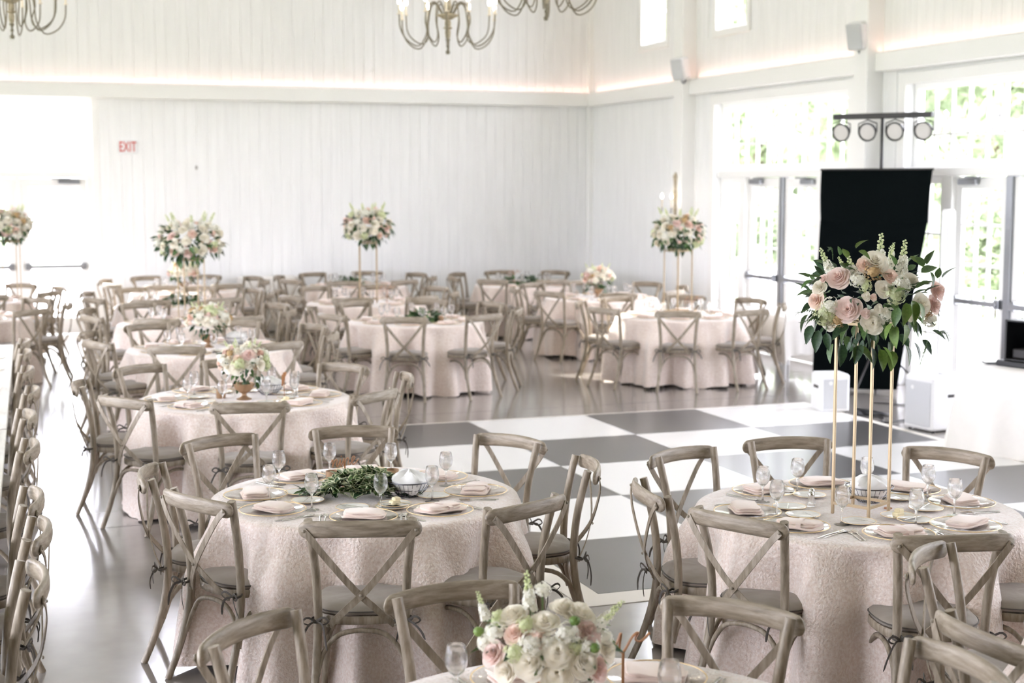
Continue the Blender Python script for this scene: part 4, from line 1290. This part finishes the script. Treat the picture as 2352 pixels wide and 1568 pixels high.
VOT = M().lathe([(.0001, 0), (.030, 0), (.034, .004), (.036, .07), (.0345, .07), (.032, .01), (.0001, .008)], 18).mesh('votive_cup', MCOPPER, 50)
CNDL = M().lathe([(.0001, .008), (.024, .008), (.024, .035), (.0001, .036)], 12).mesh('candle', MCANDLE, 50)
FLM = M().lathe([(.0001, 0), (.0035, .006), (.003, .012), (.0001, .022)], 8).mesh('flame', MFLAME, 60)
def votive(label, x, y, flame=False):
    t = thing('votive_holder', label, 'candle holder', (x, y, ZT), 0, 'copper votive holders')
    obj('cup', VOT, t); obj('candle', CNDL, t)
    if flame: obj('flame', FLM, t, (0, 0, .036))
votive('copper mercury-glass votive left of the nine sign', 1.735, 7.62)
votive('copper votive behind the greenery, right of the nine sign', 2.04, 7.56)
votive('lit copper votive beside the greenery, nearest middle-row table', 4.95, 16.18, True)
votive('copper votive beside the compote, second left-aisle table', 1.68, 10.98)
tv = thing('tealight_glass', 'small clear stemmed tealight in front of the nine-sign greenery', 'candle holder', (1.93, 7.20, ZT))
obj('glass', M().lathe([(.0001, 0), (.026, 0), (.026, .003), (.005, .008), (.005, .055), (.02, .066), (.027, .085), (.028, .094)], 16).mesh('glass', MGLASS, 50), tv)
obj('candle', M().lathe([(.0001, .066), (.018, .068), (.018, .082), (.0001, .083)], 12).mesh('candle', MCANDLE, 50), tv)
SHK = M().lathe([(.0001, 0), (.019, 0), (.02, .004), (.015, .03), (.0135, .055)], 14).mesh('shaker_body', MGLASS, 50)
SHC = M().lathe([(.0001, .052), (.0145, .052), (.015, .060), (.011, .072), (.0001, .077)], 14).mesh('shaker_cap', MSILVER, 50)
for i, (x, y, lab) in enumerate([(1.84, 7.60, 'glass shaker with metal cap behind the greenery, nearer the sign'), (1.91, 7.585, 'glass shaker with metal cap behind the greenery, farther from the sign'),
                                 (3.80, 6.30, 'glass shaker left of the gold stand, front table'), (3.84, 6.36, 'glass shaker behind the left leg of the gold stand'), (2.20, 10.82, 'glass shaker right of the compote, second left-aisle table')]):
    t = thing('salt_shaker' if i % 2 == 0 else 'pepper_shaker', lab, 'shaker', (x, y, ZT), 0, 'salt and pepper shakers')
    obj('body', SHK, t); obj('cap', SHC, t)
def basket(label, x, y, rz):
    t = thing('wire_bread_basket', label, 'basket', (x, y, ZT), rz, 'wire bread baskets')
    mb = M()
    prof = lambda q: (lerp(.055, .115, q ** .7), .004 + .075 * q)
    for q in (0, .5, 1.0):
        r, z = prof(q)
        mb.tube([(r * math.cos(2 * pi * k / 28), r * math.sin(2 * pi * k / 28), z) for k in range(29)], .0022 if q < 1 else .003, 5, cap=False)
    for k in range(30):
        a = 2 * pi * k / 30
        mb.tube([(prof(q)[0] * math.cos(a), prof(q)[0] * math.sin(a), prof(q)[1]) for q in (0, .33, .66, 1)], .0013, 4, cap=False)
    mb.tube([(-.055, 0, .004), (.055, 0, .004)], .0015, 4).tube([(0, -.055, .004), (0, .055, .004)], .0015, 4)
    obj('wire_frame', mb.mesh('wire_frame', MWIRE, 60), t)
    rows = []
    for j, (rr, z) in enumerate(((.02, .012), (.07, .025), (.098, .06), (.1, .085), (.085, .10), (.05, .12), (.001, .13))):
        rows.append([(rr * math.cos(2 * pi * k / 24) * (1 + .16 * math.sin(3 * 2 * pi * k / 24 + j)), rr * math.sin(2 * pi * k / 24) * (1 + .12 * math.cos(4 * 2 * pi * k / 24)), z + .01 * math.sin(5 * 2 * pi * k / 24 + j)) for k in range(24)])
    obj('napkin', M().grid(rows, wrap=True).mesh('napkin', MNAPW, 50), t)
basket('wire basket with a white napkin right of the nine-sign greenery', 2.03, 7.20, .2)
basket('wire basket with a white napkin inside the gold stand legs, front table', 4.13, 6.30, .2)
basket('wire basket with a white napkin, second left-aisle table', 2.05, 11.08, .1)
basket('wire basket with a white napkin, third left-aisle table', 2.38, 14.55, .1)
for x, y, lab in [(1.90, 7.00, 'small dish of butter in front of the nine-sign greenery'), (4.06, 5.95, 'small dish of butter in front of the gold stand'), (2.08, 10.62, 'small dish of butter, second left-aisle table')]:
    t = thing('butter_dish', lab, 'dish', (x, y, ZT), .3, 'butter dishes')
    obj('plate', BRD, t); obj('rim', BRDR, t)
    obj('butter', M().box(-.022, .024, -.02, .02, .004, .026, ch=.004).box(-.005, .03, -.012, .022, .022, .04, ch=.004).mesh('butter', MBUTTER, 30), t)
# ------------------------------------------------------------------ the long table on the left
LE = lambda y: -.18 + .0352 * y
la = math.atan(.0352)
for n_, (y0, y1) in enumerate(((4.60, 10.06), (10.10, 15.40))):
    L = y1 - y0
    lt = thing('long_table', ('nearer' if n_ == 0 else 'farther') + ' whitewashed plank table along the left edge', 'table', (LE((y0 + y1) / 2), (y0 + y1) / 2, 0), -la, 'whitewashed long tables')
    for k in range(6):
        obj('plank', M().box(-.168 * (k + 1) + .001, -.168 * k - .001, -L / 2, L / 2, .722, .762, ch=.002).mesh('plank', MPLANK, 30), lt)
    for s in (-1, 1):
        yy = s * (L / 2 - .5)
        obj('leg', M().box(-.16, -.07, yy - .045, yy + .045, 0, .722, ch=.006).mesh('leg', MDKW, 30), lt)
        obj('leg', M().box(-.94, -.85, yy - .045, yy + .045, 0, .722, ch=.006).mesh('leg', MDKW, 30), lt)
    obj('apron', M().box(-.13, -.10, -L / 2 + .3, L / 2 - .3, .62, .722).box(-.91, -.88, -L / 2 + .3, L / 2 - .3, .62, .722).mesh('apron', MDKW, 0), lt)
LC = [(.17, 5.68, 'nearest chair'), (.22, 6.46, 'second chair'), (.22, 7.15, 'third chair'), (.26, 8.55, 'fourth chair'), (.29, 9.72, 'fifth chair'), (.36, 10.85, 'sixth chair'), (.37, 12.08, 'seventh chair'), (.40, 13.35, 'eighth chair'), (.42, 14.25, 'ninth chair')]
rg = random.Random(77)
for x, y, w_ in LC:
    build_chair(x, y, pi - la + rg.uniform(-.08, .08), 'grey cross-back chair, %s from the front along the whitewashed long table' % w_.replace(' chair', ''), 'cross-back chairs along the long table', 2 if y < 11 else 1)
    px_, py_ = LE(y) - .22, y
    tl_ = 'on the long table before the %s' % w_
    c = thing('charger_plate', 'gold-rimmed glass charger ' + tl_, 'plate', (px_, py_, .7625), 0, 'glass charger plates')
    obj('plate', CHG, c); obj('rim', CHGR, c)
    n_ = thing('folded_napkin', 'folded blush napkin ' + tl_, 'napkin', (px_, py_, .7625 + .0085), R(90) + rg.uniform(-.2, .2), 'folded blush napkins')
    obj('cloth', NAPS[rg.randrange(4)], n_)
    tag(obj('wine_glass', GLASS, None, (px_ - .17, py_ + .14, .7625)), 'stemmed wine glass ' + tl_, 'glass', 'wine glasses')

# ------------------------------------------------------------------ white table by the windows, DJ corner
def draped_box(x0, x1, y0, y1, zt, zb, flare, wave, seed, nseg=22, points=0.0):
    rg_ = random.Random(seed)
    cor = [(x0, y0), (x1, y0), (x1, y1), (x0, y1)]
    ring_ = []
    for i in range(4):
        a, b = cor[i], cor[(i + 1) % 4]
        for k in range(nseg):
            t = k / nseg
            ring_.append((lerp(a[0], b[0], t), lerp(a[1], b[1], t), t, i))
    n = len(ring_)
    cx_, cy2 = (x0 + x1) / 2, (y0 + y1) / 2
    rows = [[(lerp(cx_, p[0], .3), lerp(cy2, p[1], .3), zt) for p in ring_], [(lerp(cx_, p[0], .97), lerp(cy2, p[1], .985), zt) for p in ring_], [(p[0], p[1], zt - .006) for p in ring_]]
    for j in range(1, 9):
        f = j / 8
        row = []
        for q, (x_, y_, t, i) in enumerate(ring_):
            nx, ny = ((0, -1), (1, 0), (0, 1), (-1, 0))[i]
            d = f * (flare + wave * math.sin(q * .9 + seed) + wave * .6 * math.sin(q * 1.7 + 2 * seed))
            edge = max(0, 1 - min(t, 1 - t) * 7)
            d2 = d + flare * edge * f
            zz = lerp(zt - .006, zb + (points * (1 - edge) if f == 1 else 0) * 1.0, f) if f == 1 else lerp(zt - .006, zb + points * (1 - edge), f)
            row.append((x_ + nx * d2, y_ + ny * d2, zz + (.008 * math.sin(q * 1.3) if f == 1 else 0)))
        rows.append(row)
    mb = M().grid(rows, wrap=True)
    mb.f.append(tuple(range(n))); mb.m.append(0)
    return mb
wt = thing('folding_table', 'white-legged folding table under a white cloth by the windows', 'table', (9.42, 16.25, 0), -.12)
obj('tabletop', M().box(-.36, .36, -.75, .75, .715, .745, ch=.004).mesh('tabletop', MSPK, 30), wt)
for sx in (-1, 1):
    for sy in (-1, 1):
        obj('leg', M().tube([(sx * .33, sy * .72, 0), (sx * .26, sy * .58, .72)], .017, 8).mesh('leg', MSPK, 50), wt)
tag(obj('tablecloth', draped_box(-.37, .37, -.76, .76, .755, .20, .03, .012, 3, points=.11).mesh('tablecloth', MWCLOTH, 60), None, (9.42, 16.25, 0), (0, 0, -.12)), 'white pointed-corner cloth on the folding table by the windows', 'tablecloth')

dt = thing('dj_table', 'trestle table under the white cloth at the right edge', 'table', (8.70, 10.13, 0), .24)
obj('tabletop', M().box(-.38, .38, -.95, .95, .715, .745, ch=.004).mesh('tabletop', MDKW, 30), dt)
for sx in (-1, 1):
    for sy in (-1, 1):
        obj('leg', M().tube([(sx * .3, sy * .85, 0), (sx * .3, sy * .8, .72)], .016, 8).mesh('leg', MBLKM, 50), dt)
tag(obj('tablecloth', draped_box(-.40, .40, -.97, .97, .757, .015, .085, .032, 8, 26).mesh('tablecloth', MWCLOTH, 60), None, (8.70, 10.13, 0), (0, 0, .24)), 'white floor-length cloth on the table at the right edge', 'tablecloth')
cs = thing('flight_case', 'black open-fronted equipment case on the white-clothed table', 'case', (8.68, 10.52, .758), .24)
sh = M()
sh.box(-.26, .26, -.30, -.275, .05, .40, ch=.004).box(-.26, .26, .275, .30, .05, .40, ch=.004).box(-.26, .26, -.30, .30, .385, .40, ch=.004).box(-.26, .26, -.30, .30, .05, .065, ch=.004).box(.245, .26, -.30, .30, .05, .40, ch=.004)
obj('shell', sh.mesh('shell', MBLKP, 30), cs)
obj('base_tray', M().box(-.30, .27, -.33, .35, 0, .05, ch=.008).mesh('base_tray', MBLKP, 30), cs)
obj('mixer', M().box(-.20, .22, -.26, .26, .066, .15, ch=.01).mesh('mixer', MBLKM, 30), cs)
obj('yellow_knob', M().lathe([(.0001, 0), (.03, 0), (.03, .05), (.02, .06), (.0001, .06)], 12).mesh('yellow_knob', mat('yellow_plastic', (236, 196, 60), .4), 40), cs, (-.2, -.16, .16), (0, R(-90), 0))['label'] = 'yellow knob'
mb = M()
for q in range(5):
    mb.tube(spline([(-.3, .34 + .02 * q, .01), (-.34, .40 + .02 * q, .012 + .004 * q), (-.28, .46, .012), (-.2, .40, .01)], 10), .006, 5)
tag(obj('cable_coil', mb.mesh('cable_coil', MBLKP, 60), None, (8.68, 10.52, .758), (0, 0, .24)), 'black cable coiled beside the equipment case', 'cable')

bt = thing('buffet_table', 'small table under white cloth against the back wall', 'table', (4.40, 23.68, 0))
obj('tabletop', M().box(-.44, .44, -.25, .25, .80, .83, ch=.004).mesh('tabletop', MDKW, 30), bt)
for sx in (-1, 1):
    for sy in (-1, 1):
        obj('leg', M().tube([(sx * .38, sy * .2, 0), (sx * .38, sy * .2, .8)], .016, 8).mesh('leg', MBLKM, 50), bt)
tag(obj('tablecloth', draped_box(-.45, .45, -.26, .26, .845, .015, .02, .008, 5).mesh('tablecloth', MWCLOTH, 60), None, (4.40, 23.68, 0)), 'white floor-length cloth on the small table against the back wall', 'tablecloth')

# speakers on the floor
def floor_speaker(label, x, y, rz, w_, d_, h, column):
    t = thing('floor_speaker', label, 'speaker', (x, y, 0), rz, 'white floor speakers')
    sh = M().box(-w_ / 2, w_ / 2, -d_ / 2, d_ / 2, .012, h, ch=.018)
    obj('cabinet', sh.mesh('cabinet', MSPK, 30), t)
    obj('grille', M().box(-w_ / 2 + .025, w_ / 2 - .025, -d_ / 2 - .010, -d_ / 2 + .003, .05, h - .05, ch=.004).mesh('grille', MGRILL, 30), t)
    obj('badge', M().lathe([(.0001, 0), (.02, 0), (.02, .004), (.0001, .005)], 14).mesh('badge', MSPK, 40), t, (-w_ * .18, -d_ / 2 - .010, h * .78), (R(90), 0, 0))
    for s in (-1, 1):
        obj('handle', M().box(s * w_ / 2 - .004, s * w_ / 2 + .004, -.07, .07, h * .62, h * .62 + .03, ch=.003).mesh('handle', MBLKM, 30), t)
    for sx in (-1, 1):
        for sy in (-1, 1):
            obj('foot', M().lathe([(.0001, 0), (.016, 0), (.018, .012), (.0001, .012)], 10).mesh('foot', MBLKP, 40), t, (sx * w_ * .4, sy * d_ * .4, 0))
    if column:
        obj('column', M().box(-.055, .055, .0, .11, h, 2.08, ch=.02).mesh('column', MSPK, 30), t)
    return t
floor_speaker('white subwoofer with tall column beside the clothed table', 8.62, 12.02, R(-84), .40, .50, .52, True)
floor_speaker('smaller white floor speaker left of the black scrim', 8.22, 13.30, R(-12), .30, .32, .40, False)

# black scrim and light bar on a stand
SC = Vector((9.5, 14.45)); ang = math.atan2(-.835, .55)
ls = thing('light_stand', 'black light stand with a bar of four round lamps above the scrim', 'light stand', (SC.x, SC.y, 0), ang)
obj('pole', M().tube([(0, .04, .0), (0, .04, 3.05)], .018, 10).mesh('pole', MBLKM, 50), ls)
obj('bar', M().box(-.575, .575, -.0, .08, 3.03, 3.09, ch=.006).mesh('bar', MBLKM, 30), ls)
for k in range(3):
    a = 2 * pi * k / 3 + .5
    obj('leg', M().tube([(0, .04, .55), (.55 * math.cos(a), .04 + .55 * math.sin(a), .01)], .012, 8).mesh('leg', MBLKM, 50), ls)
for k, xx in enumerate((-.47, -.155, .165, .49)):
    lp = obj('par_lamp', M().lathe([(.0001, .10), (.05, .10), (.085, .06), (.092, 0), (.105, 0), (.105, -.02), (.092, -.02), (.088, -.005), (.0001, -.005)], 24).mesh('par_lamp', MBLKM, 40), ls, (xx, 0.0, 2.885), (R(-78), 0, 0))
    obj('lens', M().lathe([(.0001, -.010), (.087, -.008), (.087, -.004), (.0001, -.004)], 24).mesh('lens', MLENS, 60), lp)
    obj('yoke', M().tube([(-.108, 0, 0), (-.108, -.09, .02), (0, -.13, .03), (.108, -.09, .02), (.108, 0, 0)], .007, 6).mesh('yoke', MBLKM, 50), lp)
# scrim: wide band at the top, narrower skirt below, hanging a little in front of the stand
rows = []
def scr(u, f):
    return (u, -.10 - .03 * math.sin(f * pi), 0)
NX = 24
outer = []
mb = M()
def panel(x0t, x1t, zt, x0b, x1b, zb, y0, n=20, m_=14):
    rows = []
    for j in range(m_ + 1):
        f = j / m_
        row = []
        for i in range(n + 1):
            t = i / n
            row.append((lerp(lerp(x0t, x1t, t), lerp(x0b, x1b, t), f), y0 + .012 * math.sin(t * 17 + 2) * f - .02 * math.sin(f * pi), lerp(zt, zb, f) - .03 * math.sin(t * pi) * f))
        rows.append(row)
    back = [[(p[0], p[1] + .006, p[2]) for p in r] for r in rows]
    mb.grid(rows); mb.grid([list(reversed(r)) for r in back])
    a, b = rows, back
    mb.grid([[p for p in a[0]], [p for p in b[0]]]); mb.grid([[r[0] for r in a], [r[0] for r in b]]); mb.grid([[r[-1] for r in b], [r[-1] for r in a]]); mb.grid([b[-1], a[-1]])
panel(-.66, .64, 2.47, -.66, .60, 1.90, -.09)
panel(-.66, .60, 1.905, -.72, .30, .05, -.088)
scm = tag(obj('black_scrim', mb.mesh('black_scrim', MBLK, 60), None, (SC.x, SC.y, 0), (0, 0, ang)), 'tall black fabric scrim hanging below the light bar', 'scrim')
obj('top_rod', M().tube([(-.67, -.085, 2.472), (.65, -.085, 2.472)], .012, 8).mesh('top_rod', MBLKM, 50), scm)
def cable(pts_, label, r=.008):
    return tag(obj('floor_cable', M().tube(spline(pts_, 40), r, 6).mesh('floor_cable', MBLKP, 60), None), label, 'cable')
cable([(8.30, 12.95, .01), (8.45, 12.7, .01), (8.30, 12.45, .01), (8.62, 12.5, .01), (8.5, 12.25, .01), (9.1, 12.2, .01)], 'black cable running between the two white floor speakers')
cable([(8.95, 13.6, .01), (9.3, 13.2, .01), (9.2, 12.9, .01), (9.55, 13.1, .01), (9.7, 12.6, .01), (9.4, 12.4, .01)], 'black cable tangled on the floor behind the column speaker')
mb = M()
for q in range(7):
    mb.tube(spline([(.0, .0, .01), (.10 - .02 * q, .05 + .015 * q, .015 + .006 * q), (.22, -.02 + .02 * q, .03), (.32, .04, .015), (.2 - .03 * q, .12, .02), (.02, .05, .01)], 14), .007, 5)
tag(obj('cable_heap', mb.mesh('cable_heap', MBLKP, 60), None, (8.32, 12.95, 0), (0, 0, -.6)), 'heap of black cable beside the smaller floor speaker', 'cable')

# ------------------------------------------------------------------ on the walls
ex = thing('exit_sign', 'white exit sign with red letters right of the back doors', 'sign', (2.325, YB - .02, 2.86))
obj('plate', M().box(-.15, .15, -.035, 0, -.095, .105, ch=.008).mesh('plate', MSPK, 30), ex)
def text(body, size, mm, parent, loc, rot, ext=.003, sx=1.0, sp=1.0):
    cu = bpy.data.curves.new(body, 'FONT'); cu.body = body; cu.size = size; cu.extrude = ext; cu.align_x = 'CENTER'; cu.align_y = 'CENTER'; cu.space_character = sp
    cu.offset = .0015
    cu.materials.append(mm)
    tmp = bpy.data.objects.new('lettering_curve', cu); COL.objects.link(tmp)
    bpy.context.view_layer.update()
    me = bpy.data.meshes.new_from_object(tmp.evaluated_get(bpy.context.evaluated_depsgraph_get()))
    me.name = 'lettering'
    bpy.data.objects.remove(tmp); bpy.data.curves.remove(cu)
    return obj('lettering', me, parent, loc, rot, (sx, 1, 1))
text('EXIT', .215, MRED, ex, (0, -.037, .005), (R(90), 0, 0), .003, .56, 1.06)
def wall_speaker(label, y, z):
    t = thing('wall_speaker', label, 'speaker', (XR - .30, y, z), 0, 'white wall speakers')
    rot = Vector((-.86, -.45, -.22)).to_track_quat('Z', 'Y').to_euler()
    b = obj('cabinet', M().box(-.11, .11, -.16, .16, -.14, .05, ch=.03).mesh('cabinet', MSPK, 40), t, (-.02, 0, 0), rot)
    obj('grille', M().box(-.098, .098, -.148, .148, .045, .062, ch=.01).mesh('grille', MGRILL, 30), b)
    obj('bracket', M().tube(spline([(.06, .04, .0), (.12, .05, -.12), (.08, .06, -.2), (.02, .05, -.1)], 10), .012, 6).mesh('bracket', MALU, 50), t)
    obj('arm', M().tube([(.04, .03, 0), (.07, .03, 0)], .02, 8).mesh('arm', MSPK, 50), t)
wall_speaker('white wall speaker on the nearer post', 15.36, 4.01)
wall_speaker('white wall speaker on the farther post near the corner', 20.02, 3.96)
sn = thing('wall_sconce', 'antique two-candle sconce on the right wall behind the flowers', 'sconce', (XR - .25, 20.24, 2.02))
obj('backplate', M().lathe([(.0001, -.42), (.012, -.40), (.03, -.3), (.02, -.2), (.035, -.1), (.022, 0), (.04, .12), (.02, .22), (.03, .33), (.04, .4), (.01, .45), (.0001, .46)], 10).mesh('backplate', MCHAND, 50), sn)
for s in (-1, 1):
    ar = obj('arm', M().tube(spline([(0, 0, -.18), (-.10, s * .06, -.25), (-.14, s * .14, -.18), (-.14, s * .16, -.06)], 12), .008, 6).mesh('arm', MIRON, 50), sn)
    obj('candle_sleeve', M().lathe([(.0001, -.06), (.022, -.06), (.012, -.05), (.012, .07), (.0001, .07)], 10).mesh('candle_sleeve', MCANDLE, 50), ar, (-.14, s * .16, 0))
    obj('bulb', M().lathe([(.0001, .07), (.016, .085), (.018, .105), (.008, .135), (.0001, .15)], 10).mesh('bulb', MBULB, 60), ar, (-.14, s * .16, 0))

# chandeliers
BULB = M().lathe([(.0001, 0), (.014, .008), (.019, .03), (.013, .055), (.0001, .078)], 10).mesh('bulb', MBULB, 60)
SLV = M().lathe([(.0001, -.01), (.026, -.01), (.028, -.003), (.011, .002), (.011, .10), (.0001, .10)], 10).mesh('candle_sleeve', MCANDLE, 50)
SPIN = M().lathe([(.0001, 0), (.018, .0), (.026, .03), (.012, .045), (.010, .07), (.02, .09), (.012, .105), (.009, .12), (.022, .15), (.03, .16), (.012, .165)], 14).mesh('finial', MIRON, 50)
SHAFT = M().lathe([(.012, .165), (.026, .18), (.032, .24), (.026, .27), (.055, .285), (.03, .30), (.034, .33), (.03, .375), (.06, .385), (.085, .405), (.12, .415), (.12, .43), (.05, .44), (.03, .47), (.045, .52), (.03, .58), (.02, .70), (.035, .80), (.02, .95), (.0001, 1.0)], 16).mesh('turned_shaft', MCHAND, 40)
def arm_path(r, zb, zc):
    return spline([(.06, 0, .43), (.14, 0, .55), (.215, 0, .53), (.25, 0, .36), (.27 * r / .6, 0, .20), (.36 * r / .6, 0, zb), (.50 * r / .6, 0, zb + .05), (r - .015, 0, .25), (r, 0, zc)], 26)
ARM1 = M().tube(arm_path(.60, .075, .40), .008, 6).mesh('arm', MIRON, 60)
ARM2 = M().tube(arm_path(.46, .11, .42), .008, 6).mesh('arm', MIRON, 60)
CHAIN = M()
for k in range(34):
    CHAIN.tube([(.016 * math.cos(a) * (1 if k % 2 else 0), .016 * math.cos(a) * (0 if k % 2 else 1), 1.0 + .042 * k + .024 * math.sin(a)) for a in [2 * pi * j / 8 for j in range(9)]], .004, 4, cap=False)
CHAIN = CHAIN.mesh('chain', MIRON, 60)
def chandelier(label, x, y, z, rz):
    t = thing('chandelier', label, 'chandelier', (x, y, z), rz, 'candle chandeliers')
    obj('finial', SPIN, t); obj('turned_shaft', SHAFT, t); obj('chain', CHAIN, t)
    obj('ceiling_rod', M().tube([(0, 0, 2.4), (0, 0, ZC - z)], .006, 6).mesh('ceiling_rod', MIRON, 50), t)
    for k in range(12):
        a = 2 * pi * k / 12
        o_ = k % 2 == 0
        ar = obj('arm', ARM1 if o_ else ARM2, t, (0, 0, 0), (0, 0, a))
        rr, zc = (.60, .41) if o_ else (.46, .43)
        obj('candle_sleeve', SLV, ar, (rr, 0, zc)); obj('bulb', BULB, ar, (rr, 0, zc + .10))
chandelier('candle chandelier at top centre, hanging lowest in view', 5.05, 16.2, 3.74, .2)
chandelier('candle chandelier right of the top-centre one, mostly above the frame', 5.60, 14.6, 3.97, .1)
chandelier('candle chandelier in the top left corner', .50, 17.3, 3.86, .3)

# ------------------------------------------------------------------ outside the windows
for i, (y, z) in enumerate(((18.55, 2.98), (13.95, 2.98))):
    t = thing('barn_lamp', ('farther' if i == 0 else 'nearer') + ' gooseneck barn lamp outside the right windows', 'lamp', (XR + TH, y, z), 0, 'gooseneck barn lamps')
    obj('gooseneck', M().tube(spline([(0, .25, .62), (.2, .22, .70), (.38, .1, .60), (.42, 0, .30), (.42, 0, .12)], 16), .013, 8).mesh('gooseneck', MLAMP, 50), t)
    obj('shade', M().lathe([(.035, .17), (.05, .12), (.06, .06), (.20, -.02), (.225, -.10), (.235, -.13), (.225, -.13), (.19, -.03), (.05, .05), (.0001, .06)], 24).mesh('shade', MLAMP, 50), t, (.42, 0, 0))
    obj('bulb', M().lathe([(.0001, .05), (.03, .02), (.035, -.03), (.0001, -.07)], 12).mesh('bulb', MLAMPW, 60), t, (.42, 0, 0))
POSTM = M().box(-.05, .05, -.05, .05, -.02, .98, ch=.008).mesh('post', MSPK, 30)
CAPM = M().box(-.07, .07, -.07, .07, .98, 1.02, ch=.01)
CAPM.lathe([(.02, 1.02), (.04, 1.05), (.075, 1.11), (.06, 1.16), (.025, 1.18), (.04, 1.21), (.035, 1.25), (.0001, 1.27)], 14)
CAPM = CAPM.mesh('finial', MSPK, 50)
rl = thing('porch_railing', 'white porch railing with ball-topped posts outside the right windows', 'railing', (12.6, 0, 0))
for y in (12.6, 15.15, 17.4, 20.1, 22.8):
    p = obj('post', POSTM, rl, (0, y, 0)); obj('finial', CAPM, p)
BAL = M().box(-.014, .014, -.014, .014, .10, .86).mesh('baluster', MSPK, 0)
ys = [12.6, 15.15, 17.4, 20.1, 22.8]
for a, b in zip(ys[:-1], ys[1:]):
    obj('rail', M().box(-.035, .035, a + .05, b - .05, .86, .91, ch=.008).box(-.025, .025, a + .05, b - .05, .08, .12, ch=.006).mesh('rail', MSPK, 30), rl)
    n = int((b - a) / .125)
    for k in range(1, n):
        obj('baluster', BAL, rl, (0, lerp(a, b, k / n), 0))
bd = thing('far_building', 'pale far building with a row of small windows beyond the back doors', 'building', (4.5, 75, -.2))
obj('wall', M().box(-11, 11, 0, 12, 0, 9.5).mesh('wall', MBLD, 0), bd)
obj('roof', M().add([(-11.6, -.8, 9.4), (11.6, -.8, 9.4), (11.6, 6, 13), (-11.6, 6, 13), (-11.6, 12.8, 9.4), (11.6, 12.8, 9.4)], [(0, 1, 2, 3), (3, 2, 5, 4), (0, 3, 4), (1, 5, 2)]).mesh('roof', MBLD, 0), bd)
WN = M().box(-.28, .28, -.05, .02, -.28, .28).mesh('window', MDARKW, 0)
for k in range(12):
    obj('window', WN, bd, (-4.4 + k * .78, 0, 4.55))
# trees
def tree_mesh(seed, n=5000):
    rg_ = random.Random(seed); mb = M()
    cl = [(Vector((rg_.gauss(0, .5), rg_.gauss(0, .5), rg_.uniform(-.7, .9))), rg_.uniform(.35, .6)) for _ in range(14)]
    for i in range(n):
        c, r = rg_.choice(cl)
        d = Vector((rg_.gauss(0, 1), rg_.gauss(0, 1), rg_.gauss(0, 1))).normalized()
        p = c + d * r * rg_.uniform(.75, 1.05)
        e = frame_to(d + Vector((rg_.uniform(-.8, .8), rg_.uniform(-.8, .8), rg_.uniform(-.8, .8))), rg_.uniform(-1, 1)).to_matrix()
        s = rg_.uniform(.035, .07)
        mb.add([p + e @ Vector(v) for v in ((-s, 0, 0), (0, -s * .2, .02), (s, 0, 0), (0, s * 2, 0))], [(0, 1, 2, 3)])
    return mb.mesh('crown', MTREE, 0)
CROWN = [tree_mesh(1), tree_mesh(2), tree_mesh(3)]
TRUNK = M().tube(spline([(0, 0, 0), (.03, 0, .4), (0, .03, .8), (.02, 0, 1.0)], 8), [.10, .085, .075, .07, .06, .055, .05, .04, .03], 8).mesh('trunk', MBARK, 60)
rg = random.Random(9)
TREES = [(23.5, 18.5, 7, 2.6), (24.5, 28.0, 8, 2.9), (25, 38, 8.5, 3.1), (27, 49, 9, 3.4), (38, 22, 11, 3.7), (36.5, 36, 12, 3.9), (38, 50, 12, 4.2), (33, 64, 12, 4.3), (52, 57, 13, 4.6), (52, 40, 13, 4.6),
         (17.6, 19.6, 1.9, 1.2), (18.2, 23.8, 2.5, 1.3), (17.8, 28.0, 1.8, 1.2), (18.6, 32, 2.5, 1.6), (18.4, 36.4, 2.2, 1.6)]
ORDN = ['leftmost', 'second from the left', 'third from the left', 'fourth from the left', 'fifth from the left', 'rightmost']
def rank(i):
    cls = [j for j in range(len(TREES)) if (j >= 10) == (i >= 10) and (j < 4) == (i < 4)]
    cls.sort(key=lambda j: TREES[j][0] / TREES[j][1])
    k = cls.index(i)
    return ORDN[-1] if k == len(cls) - 1 else ORDN[k]
for i, (x, y, h, r) in enumerate(TREES):
    bush = h < 4
    t = thing('garden_bush' if bush else 'tree', (('low green garden bush beyond the porch railing' if bush else ('pale leafy tree of the near row beyond the porch' if i < 4 else 'pale leafy tree of the far row beyond the porch')) + ', ' + rank(i)), 'bush' if bush else 'tree', (x, y, -.21), rg.uniform(0, 6), 'garden bushes' if bush else ('near trees beyond the porch' if i < 4 else 'far trees beyond the porch'))
    o = obj('crown', CROWN[i % 3], t, (0, 0, h * (.5 if bush else .62)), (0, 0, 0), (r, r, h * .42)); o['kind'] = 'stuff'
    obj('trunk', TRUNK, t, (0, 0, 0), (0, 0, 0), (h * .35, h * .35, h * .6))
